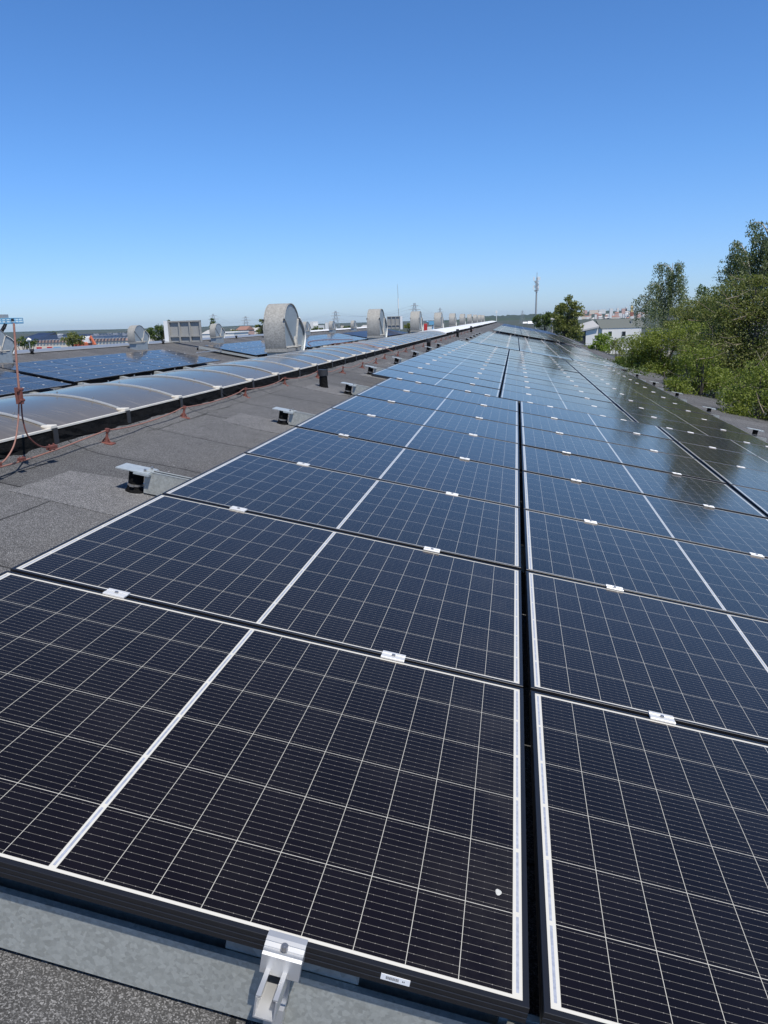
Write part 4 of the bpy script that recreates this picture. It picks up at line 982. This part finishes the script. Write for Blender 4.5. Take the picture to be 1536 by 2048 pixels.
# the town on the right-hand slope and on the left horizon
tr_ = np.random.default_rng(5)
town = MB()
walls = ['wall_white', 'wall_cream', 'wall_white', 'wall_pink', 'wall_white']
side = ["left of", "just beside", "right of"]
n_t = 0
for i in range(110):
    x = tr_.uniform(1158, 1300); y = np.interp(x, [1158, 1300], [634, 627]) + tr_.uniform(-5, 10); Y = tr_.uniform(1700, 2320)
    wpx = tr_.uniform(3, 9); hpx = tr_.uniform(2.5, 6.0)
    a = at(x, y, Y); s = Y / F_PX
    o = empty("distant_house", (a[0], Y, a[2] - hpx * s - 6), label="pale small house in the hillside town beyond the white house", cat="house", group="houses of the hillside town")
    MB().box(-wpx * s / 2, wpx * s / 2, 0, 9, 0, hpx * s + 6).build("wall", MT[walls[i % 5]], o)
    if i % 2:
        w, h = wpx * s / 2, hpx * s + 6
        b = MB(); b.add([(-w - .4, -.4, h + .05), (w + .4, -.4, h + .05), (w + .4, 9.4, h + .05), (-w - .4, 9.4, h + .05), (-w, 4.5, h + 2.6), (w, 4.5, h + 2.6)], [(0, 1, 5, 4), (2, 3, 4, 5), (1, 2, 5), (3, 0, 4)])
        b.build("roof", MT['tile' if i % 4 == 1 else 'tin_light'], o)
for i, (x, yt, w, h, mt) in enumerate(((1223, 617, 6, 9, 'wall_white'), (1236, 616, 4, 10, 'wall_white'), (1249, 617, 9, 8, 'wall_pink'), (1253, 614, 3, 8, 'wall_white'), (1205, 619, 12, 3, 'wall_white'), (1188, 620, 16, 2.5, 'wall_cream'), (1165, 621, 6, 2, 'wall_cream'), (1172, 620.5, 5, 2, 'wall_pink'))):
    Y = 2600; a = at(x, yt, Y); s = Y / F_PX
    o = empty("distant_block", (a[0], Y, a[2] - h * s - 8), label=("white tower block on the skyline of the hillside town" if h > 5 else "long pale apartment slab on the skyline of the town"), cat="apartment block", group=("tower blocks on the skyline" if h > 5 else "apartment slabs on the skyline"))
    MB().box(-w * s / 2, w * s / 2, 0, 14, 0, h * s + 8).build("wall", MT[mt], o)
for i in range(46):
    x = tr_.uniform(440, 760) if i % 2 else tr_.uniform(90, 300); y = np.interp(x, [90, 440, 760], [670, 659, 651]) + tr_.uniform(-1.5, 3); Y = tr_.uniform(900, 2200)
    wpx, hpx = tr_.uniform(2, 6), tr_.uniform(1, 3); a = at(x, y, Y); s = Y / F_PX
    o = empty("distant_house", (a[0], Y, a[2] - hpx * s - 6), label="tiny pale house on the flat left horizon", cat="house", group="houses on the left horizon")
    MB().box(-wpx * s / 2, wpx * s / 2, 0, 9, 0, hpx * s + 6).build("wall", MT[walls[i % 4]], o)
Yc = 1500; a = at(1263.5, 634, Yc); s = Yc / F_PX
o = empty("church_tower", (a[0], Yc, a[2] - 8), label="brick church tower with ochre top above the hillside town", cat="tower")
MB().box(-2.8 * s, 2.8 * s, 0, 5 * s, 0, 8 + 9 * s).build("shaft", MT['brick'], o); MB().box(-2.2 * s, 2.2 * s, .6 * s, 4 * s, 8 + 9 * s + .01, 8 + 17 * s).build("belfry", MT['gold'], o)
MB().tube([(0, 2.3 * s, 8 + 17 * s), (0, 2.3 * s, 8 + 21 * s)], [2.6 * s, .2 * s], 8).build("spire", MT['gold'], o); MB().box(-4 * s, 4 * s, -3 * s, -.1, 0, 8 + 1.5 * s).build("nave", MT['wall_white'], o)

# ------------------------------------------------------------------ masts, pylons, lamps, machines
Ym = 430; a = at(1072, 640, Ym); s = Ym / F_PX
o = empty("phone_mast", (a[0], Ym, GZ), label="tall slim phone mast with white antenna panels beyond the array", cat="mast")
zt = at(1072, 545, Ym)[2] - GZ; z1 = at(1071, 586, Ym)[2] - GZ
MB().tube([(-.2, 0, 0), (0, 0, z1 + 1)], [.55, .40], 12).build("pole", MT['mast'], o)
b = MB(); b.tube([(.1, 0, z1), (.1, 0, zt - 9 * s)], .32, 8); b.tube([(.1, 0, zt - 9 * s), (.1, 0, zt)], .13, 6); b.build("top_pole", MT['pylon'], o)
for x, y0, y1, w in ((1066.8, 554, 561.5, 2.0), (1074.8, 553.5, 561, 2.4), (1077.6, 554, 560.5, 1.6), (1066, 571, 579, 1.5), (1075.4, 571, 579.5, 2.0), (1075, 564, 567, 1.4)):
    dx = (x - 1072) * s; za, zb = at(x, y0, Ym)[2] - GZ, at(x, y1, Ym)[2] - GZ
    MB().bbox(dx - w * s / 2, dx + w * s / 2, -.5, -.1, zb, za, .03).build("antenna_panel", MT['white'], o)
b = MB()
for k, y in enumerate((563, 566, 569, 572, 575, 578, 581, 582.5)):
    z = at(1072, y, Ym)[2] - GZ; b.box(-5 * s + (k % 3) * .3, 4 * s - (k % 2) * .5, -.35, .35, z - .12, z + .12); b.box(-2 * s + (k % 3 - 1) * .4, (k % 3) * .5, -.6, .3, z - .5, z + .4)
b.build("bracket", MT['pylon'], o)
Ym = 520; a = at(798, 640, Ym); zt = at(797, 568, Ym)[2] - GZ; zm = at(797, 597, Ym)[2] - GZ; zl = at(798, 617, Ym)[2] - GZ
o = empty("radio_mast", (a[0], Ym, GZ), label="thin radio mast with white middle above the second near ventilator", cat="mast")
MB().tube([(0, 0, 0), (-.2, 0, zl)], .20, 8).build("lower_pole", MT['mast'], o); MB().tube([(-.2, 0, zl), (-.25, 0, zm)], .32, 8).build("white_section", MT['white'], o); MB().tube([(-.25, 0, zm), (-.45, 0, zt)], [.14, .08], 6).build("whip", MT['mast'], o)
Ym = 260; a = at(993, 640, Ym); o = empty("flag_pole", (a[0], Ym, GZ), label="short white pole at the far end of the white skylight", cat="mast")
MB().tube([(0, 0, 0), (0, 0, at(993, 622, Ym)[2] - GZ)], [.14, .08], 6).build("pole", MT['white'], o); MB().box(-.3, .3, -.1, .1, at(993, 626, Ym)[2] - GZ, at(993, 621, Ym)[2] - GZ).build("head", MT['white'], o)
def pylon(x, ytop, Y, wb, label, arms=3):
    a = at(x, ytop, Y); h = a[2] - GZ
    o = empty("pylon", (a[0], Y, GZ), (0, 0, R(25)), label, "pylon", "lattice power pylons on the horizon")
    b = MB(); lv = [0, .25, .45, .62, .76, .88, 1.0]
    hw = lambda t: wb * (1 - t) ** 1.2 * .5 + .35
    for sx in (-1, 1):
        for sy in (-1, 1):
            b.tube([(sx * hw(t), sy * hw(t), t * h) for t in lv], .10, 4, False)
    for i in range(6):
        t, u = lv[i], lv[i + 1]
        for sy in (-1, 1):
            b.tube([(-hw(t), sy * hw(t), t * h), (hw(u), sy * hw(u), u * h)], .055, 4, False); b.tube([(hw(t), sy * hw(t), t * h), (-hw(u), sy * hw(u), u * h)], .055, 4, False)
    b.build("lattice", MT['pylon'], o)
    for k in range(arms):
        z = h * (.70 + .11 * k); w = (2.6, 3.3, 2.3)[k]
        c = MB(); c.tube([(-w, 0, z), (0, 0, z + .5), (w, 0, z)], .09, 4, False); c.tube([(-w, 0, z), (w, 0, z)], .07, 4, False); c.build("cross_arm", MT['pylon'], o)
    return a
pa = pylon(491, 632, 520, 6, "lattice pylon left of the nearest ventilator")
pb = pylon(671, 621.5, 480, 6, "lattice pylon behind the left bay ventilators, right of the nearest big one")
pc = pylon(829, 606, 420, 7, "lattice pylon rising above the third near ventilator")
pd = pylon(426, 627.5, 460, 7, "lattice tower above the ventilator right of the open hatch")
pe = pylon(880, 615.5, 700, 6, "small pylon tip above the fourth near ventilator")
pf = pylon(1045, 621, 1100, 7, "faint pylon before the wooded hill left of the phone mast")
for i, (p, q, lab) in enumerate(((pa, pb, "power line between the two left-hand pylons"), (pb, pc, "power line running right to the tallest pylon"), (pc, pe, "power line from the tallest pylon towards the hill"), (pd, pa, "power line at the far left between tower and pylon"))):
    b = MB()
    for dz in (-1.5, -5):
        for dx in (-2.6, 2.6):
            b.tube([p * (1 - t) + q * t + np.array([dx, 0, dz - 14 * t * (1 - t)]) for t in np.linspace(0, 1, 14)], .03, 3, False, False)
    b.build("power_line", MT['pylon'], label=lab, cat="power line")
a = at(58, 682, 66); o = empty("lamp_or_vent_post", (a[0], 66, GZ), label="street lamp with pale round head before the dark bush at the left", cat="street lamp")
MB().tube([(0, 0, 0), (0, 0, a[2] - GZ)], [.07, .05], 8).build("pole", MT['mast'], o); MB().tube([(-.22, 0, a[2] - GZ), (0, 0, a[2] - GZ + .14), (.24, 0, a[2] - GZ + .06)], [.10, .17, .09], 10).build("lamp_or_vent_head", MT['white'], o)
a = at(1104, 660, 108); o = empty("lamp_or_vent_post", (a[0], 108, GZ), label="grey post with short arm at the far right end of the roof", cat="street lamp")  # this one is a small grey roof vent post, not a lamp
zt = at(1104, 638.5, 108)[2] - GZ
MB().tube([(0, 0, 0), (0, 0, zt)], [.16, .14], 8).build("pole", MT['mast'], o); b = MB(); b.box(-.2, .9, -.12, .12, zt - .05, zt + .16); b.build("lamp_or_vent_head", MT['wall_white'], o)
# blue boom-lift platform at the left edge
Yb = 58; a = at(10, 650, Yb); s = Yb / F_PX
o = empty("boom_lift", (a[0], Yb, GZ), label="sky-blue aerial work platform above the ventilator at the left edge", cat="lift")
P_ = lambda x, y: at(x, y, Yb) - np.array([a[0], Yb, GZ])
x0, x1, zt, zb = P_(-14, 636)[0], P_(30, 637)[0], P_(10, 637)[2], P_(10, 645)[2]
b = MB()
for y in (0, 1.0):
    for x in np.linspace(x0, x1, 6): b.bar((x, y, zb), (x, y, zt), .05)
    for z in (zt, (zt + zb) / 2): b.bar((x0, y, z), (x1, y, z), .05)
for x in (x0, x1): b.bar((x, 0, zt), (x, 1, zt), .05)
b.build("guard_rail", MT['blue'], o)
MB().box(x0, x1, -.05, 1.05, zb - .12, zb).build("platform", MT['blue'], o)
b = MB(); b.box(P_(24, 640)[0], P_(28, 640)[0], -.12, .0, P_(26, 643)[2], P_(26, 637)[2]); b.build("control_box", MT['dark'], o)
b = MB(); b.tube([P_(10, 646), P_(6, 654)], .07, 6); b.tube([P_(13, 647), P_(9, 658)], .08, 6); b.tube([P_(8, 654), P_(-6, 680), P_(-10, 720)], [.14, .16, .2], 8); b.build("boom", MT['dark'], o)
b = MB(); b.box(P_(-6, 630)[0], P_(4, 630)[0], .2, .8, P_(0, 637)[2], P_(0, 629)[2]); b.build("equipment_box", MT['mast'], o)
# orange machine
Yo = 125; a = at(182, 682, Yo)
o = empty("excavator", (a[0], Yo, GZ), label="orange machine with folded arm before the white hall at the left", cat="excavator")
P_ = lambda x, y: tuple(at(x, y, Yo) - np.array([a[0], Yo, GZ]))
b = MB(); b.tube([P_(174, 690), P_(182, 674), P_(190, 690)], .32, 6, False); b.tube([P_(166, 686), P_(178, 684)], .45, 6); b.build("arm", MT['orange'], o)
b = MB(); q = P_(167, 688); b.bbox(q[0] - 1.4, q[0] + 1.2, -.8, .9, q[2] - 1.2, q[2] + .3, .15); b.build("body", MT['orange'], o)
b = MB(); q = P_(174, 680); b.bbox(q[0] - .5, q[0] + .6, -.6, .6, q[2] - .5, q[2] + .6, .15); b.build("cab", MT['white'], o)
b = MB(); q = P_(168, 700); b.box(q[0] - 1.6, q[0] + 1.6, -1.2, -.5, 0, q[2]); b.box(q[0] - 1.6, q[0] + 1.6, .5, 1.2, 0, q[2]); b.build("track", MT['dark'], o)
a = at(851, 655, 180); o = empty("container", (a[0], 180, GZ), label="bright red upright container right of the third near ventilator", cat="container")
b = MB(); h = at(851, 647.5, 180)[2] - GZ; b.bbox(-.35, .35, 0, .7, 0, h, .08); b.build("shell", MT['red'], o)
MB().box(-.36, .36, -.02, -.001, h * .3, h * .33).build("band", MT['dark'], o)
a = at(861, 650, 170); o = empty("boom_lift", (a[0], 170, GZ), label="small pale blue lift arm between third and fourth near ventilators", cat="lift")
b = MB(); b.tube([np.array(at(853, 643, 170)) - np.array(o.location), np.array(at(866, 648, 170)) - np.array(o.location), np.array([0, 0, 0.])], .16, 6); b.build("boom", MT['blue'], o)
b = MB(); q = np.array(at(863, 645, 170)) - np.array(o.location); b.box(q[0] - .5, q[0] + .6, -.5, .5, q[2] - .5, q[2] + .3); b.build("platform", MT['blue'], o)
# ------------------------------------------------------------------ one small wisp of cloud over the hills
cm = bpy.data.materials.new("cloud_wisp"); cm.use_nodes = True; t_ = cm.node_tree; t_.nodes.clear()
co = t_.nodes.new("ShaderNodeOutputMaterial"); cv = t_.nodes.new("ShaderNodeVolumePrincipled")
cv.inputs['Color'].default_value = (1, 1, 1, 1); cv.inputs['Density'].default_value = 0.006; cv.inputs['Anisotropy'].default_value = 0.0
t_.links.new(cv.outputs[0], co.inputs['Volume'])
a = at(861, 588, 9900); b = MB()
for dx, dz, rx, rz in ((0, 0, 62, 15),):
    rows = []
    for i in range(9):
        th = math.pi * (i + .5) / 9
        rows += [(a[0] + dx + rx * math.sin(th) * math.cos(p) * (1 + .2 * math.sin(3 * p)), a[1] + 40 * math.sin(th) * math.sin(p), a[2] + dz + rz * math.cos(th) * (1 + .25 * math.cos(2 * p))) for p in np.linspace(0, 2 * math.pi, 14, endpoint=False)]
    b.add(rows, [(i * 14 + j, i * 14 + (j + 1) % 14, (i + 1) * 14 + (j + 1) % 14, (i + 1) * 14 + j) for i in range(8) for j in range(14)] + [tuple(range(13, -1, -1)), tuple(range(112, 126))], True)
b.build("cloud", cm, kind="structure")
# ------------------------------------------------------------------ air between us and the far hills
hz = bpy.data.materials.new("haze_air"); hz.use_nodes = True; t_ = hz.node_tree; t_.nodes.clear()
ho = t_.nodes.new("ShaderNodeOutputMaterial"); pv_ = t_.nodes.new("ShaderNodeVolumePrincipled")
pv_.inputs['Color'].default_value = (0.66, 0.83, 1.0, 1); pv_.inputs['Density'].default_value = 0.00004; pv_.inputs['Anisotropy'].default_value = 0.2
t_.links.new(pv_.outputs[0], ho.inputs['Volume'])
MB().box(-9500, 9500, -400, 9500, GZ - 4, 60).build("haze", hz, kind="stuff")
print("panels", NPANEL, "clamps", NCL)
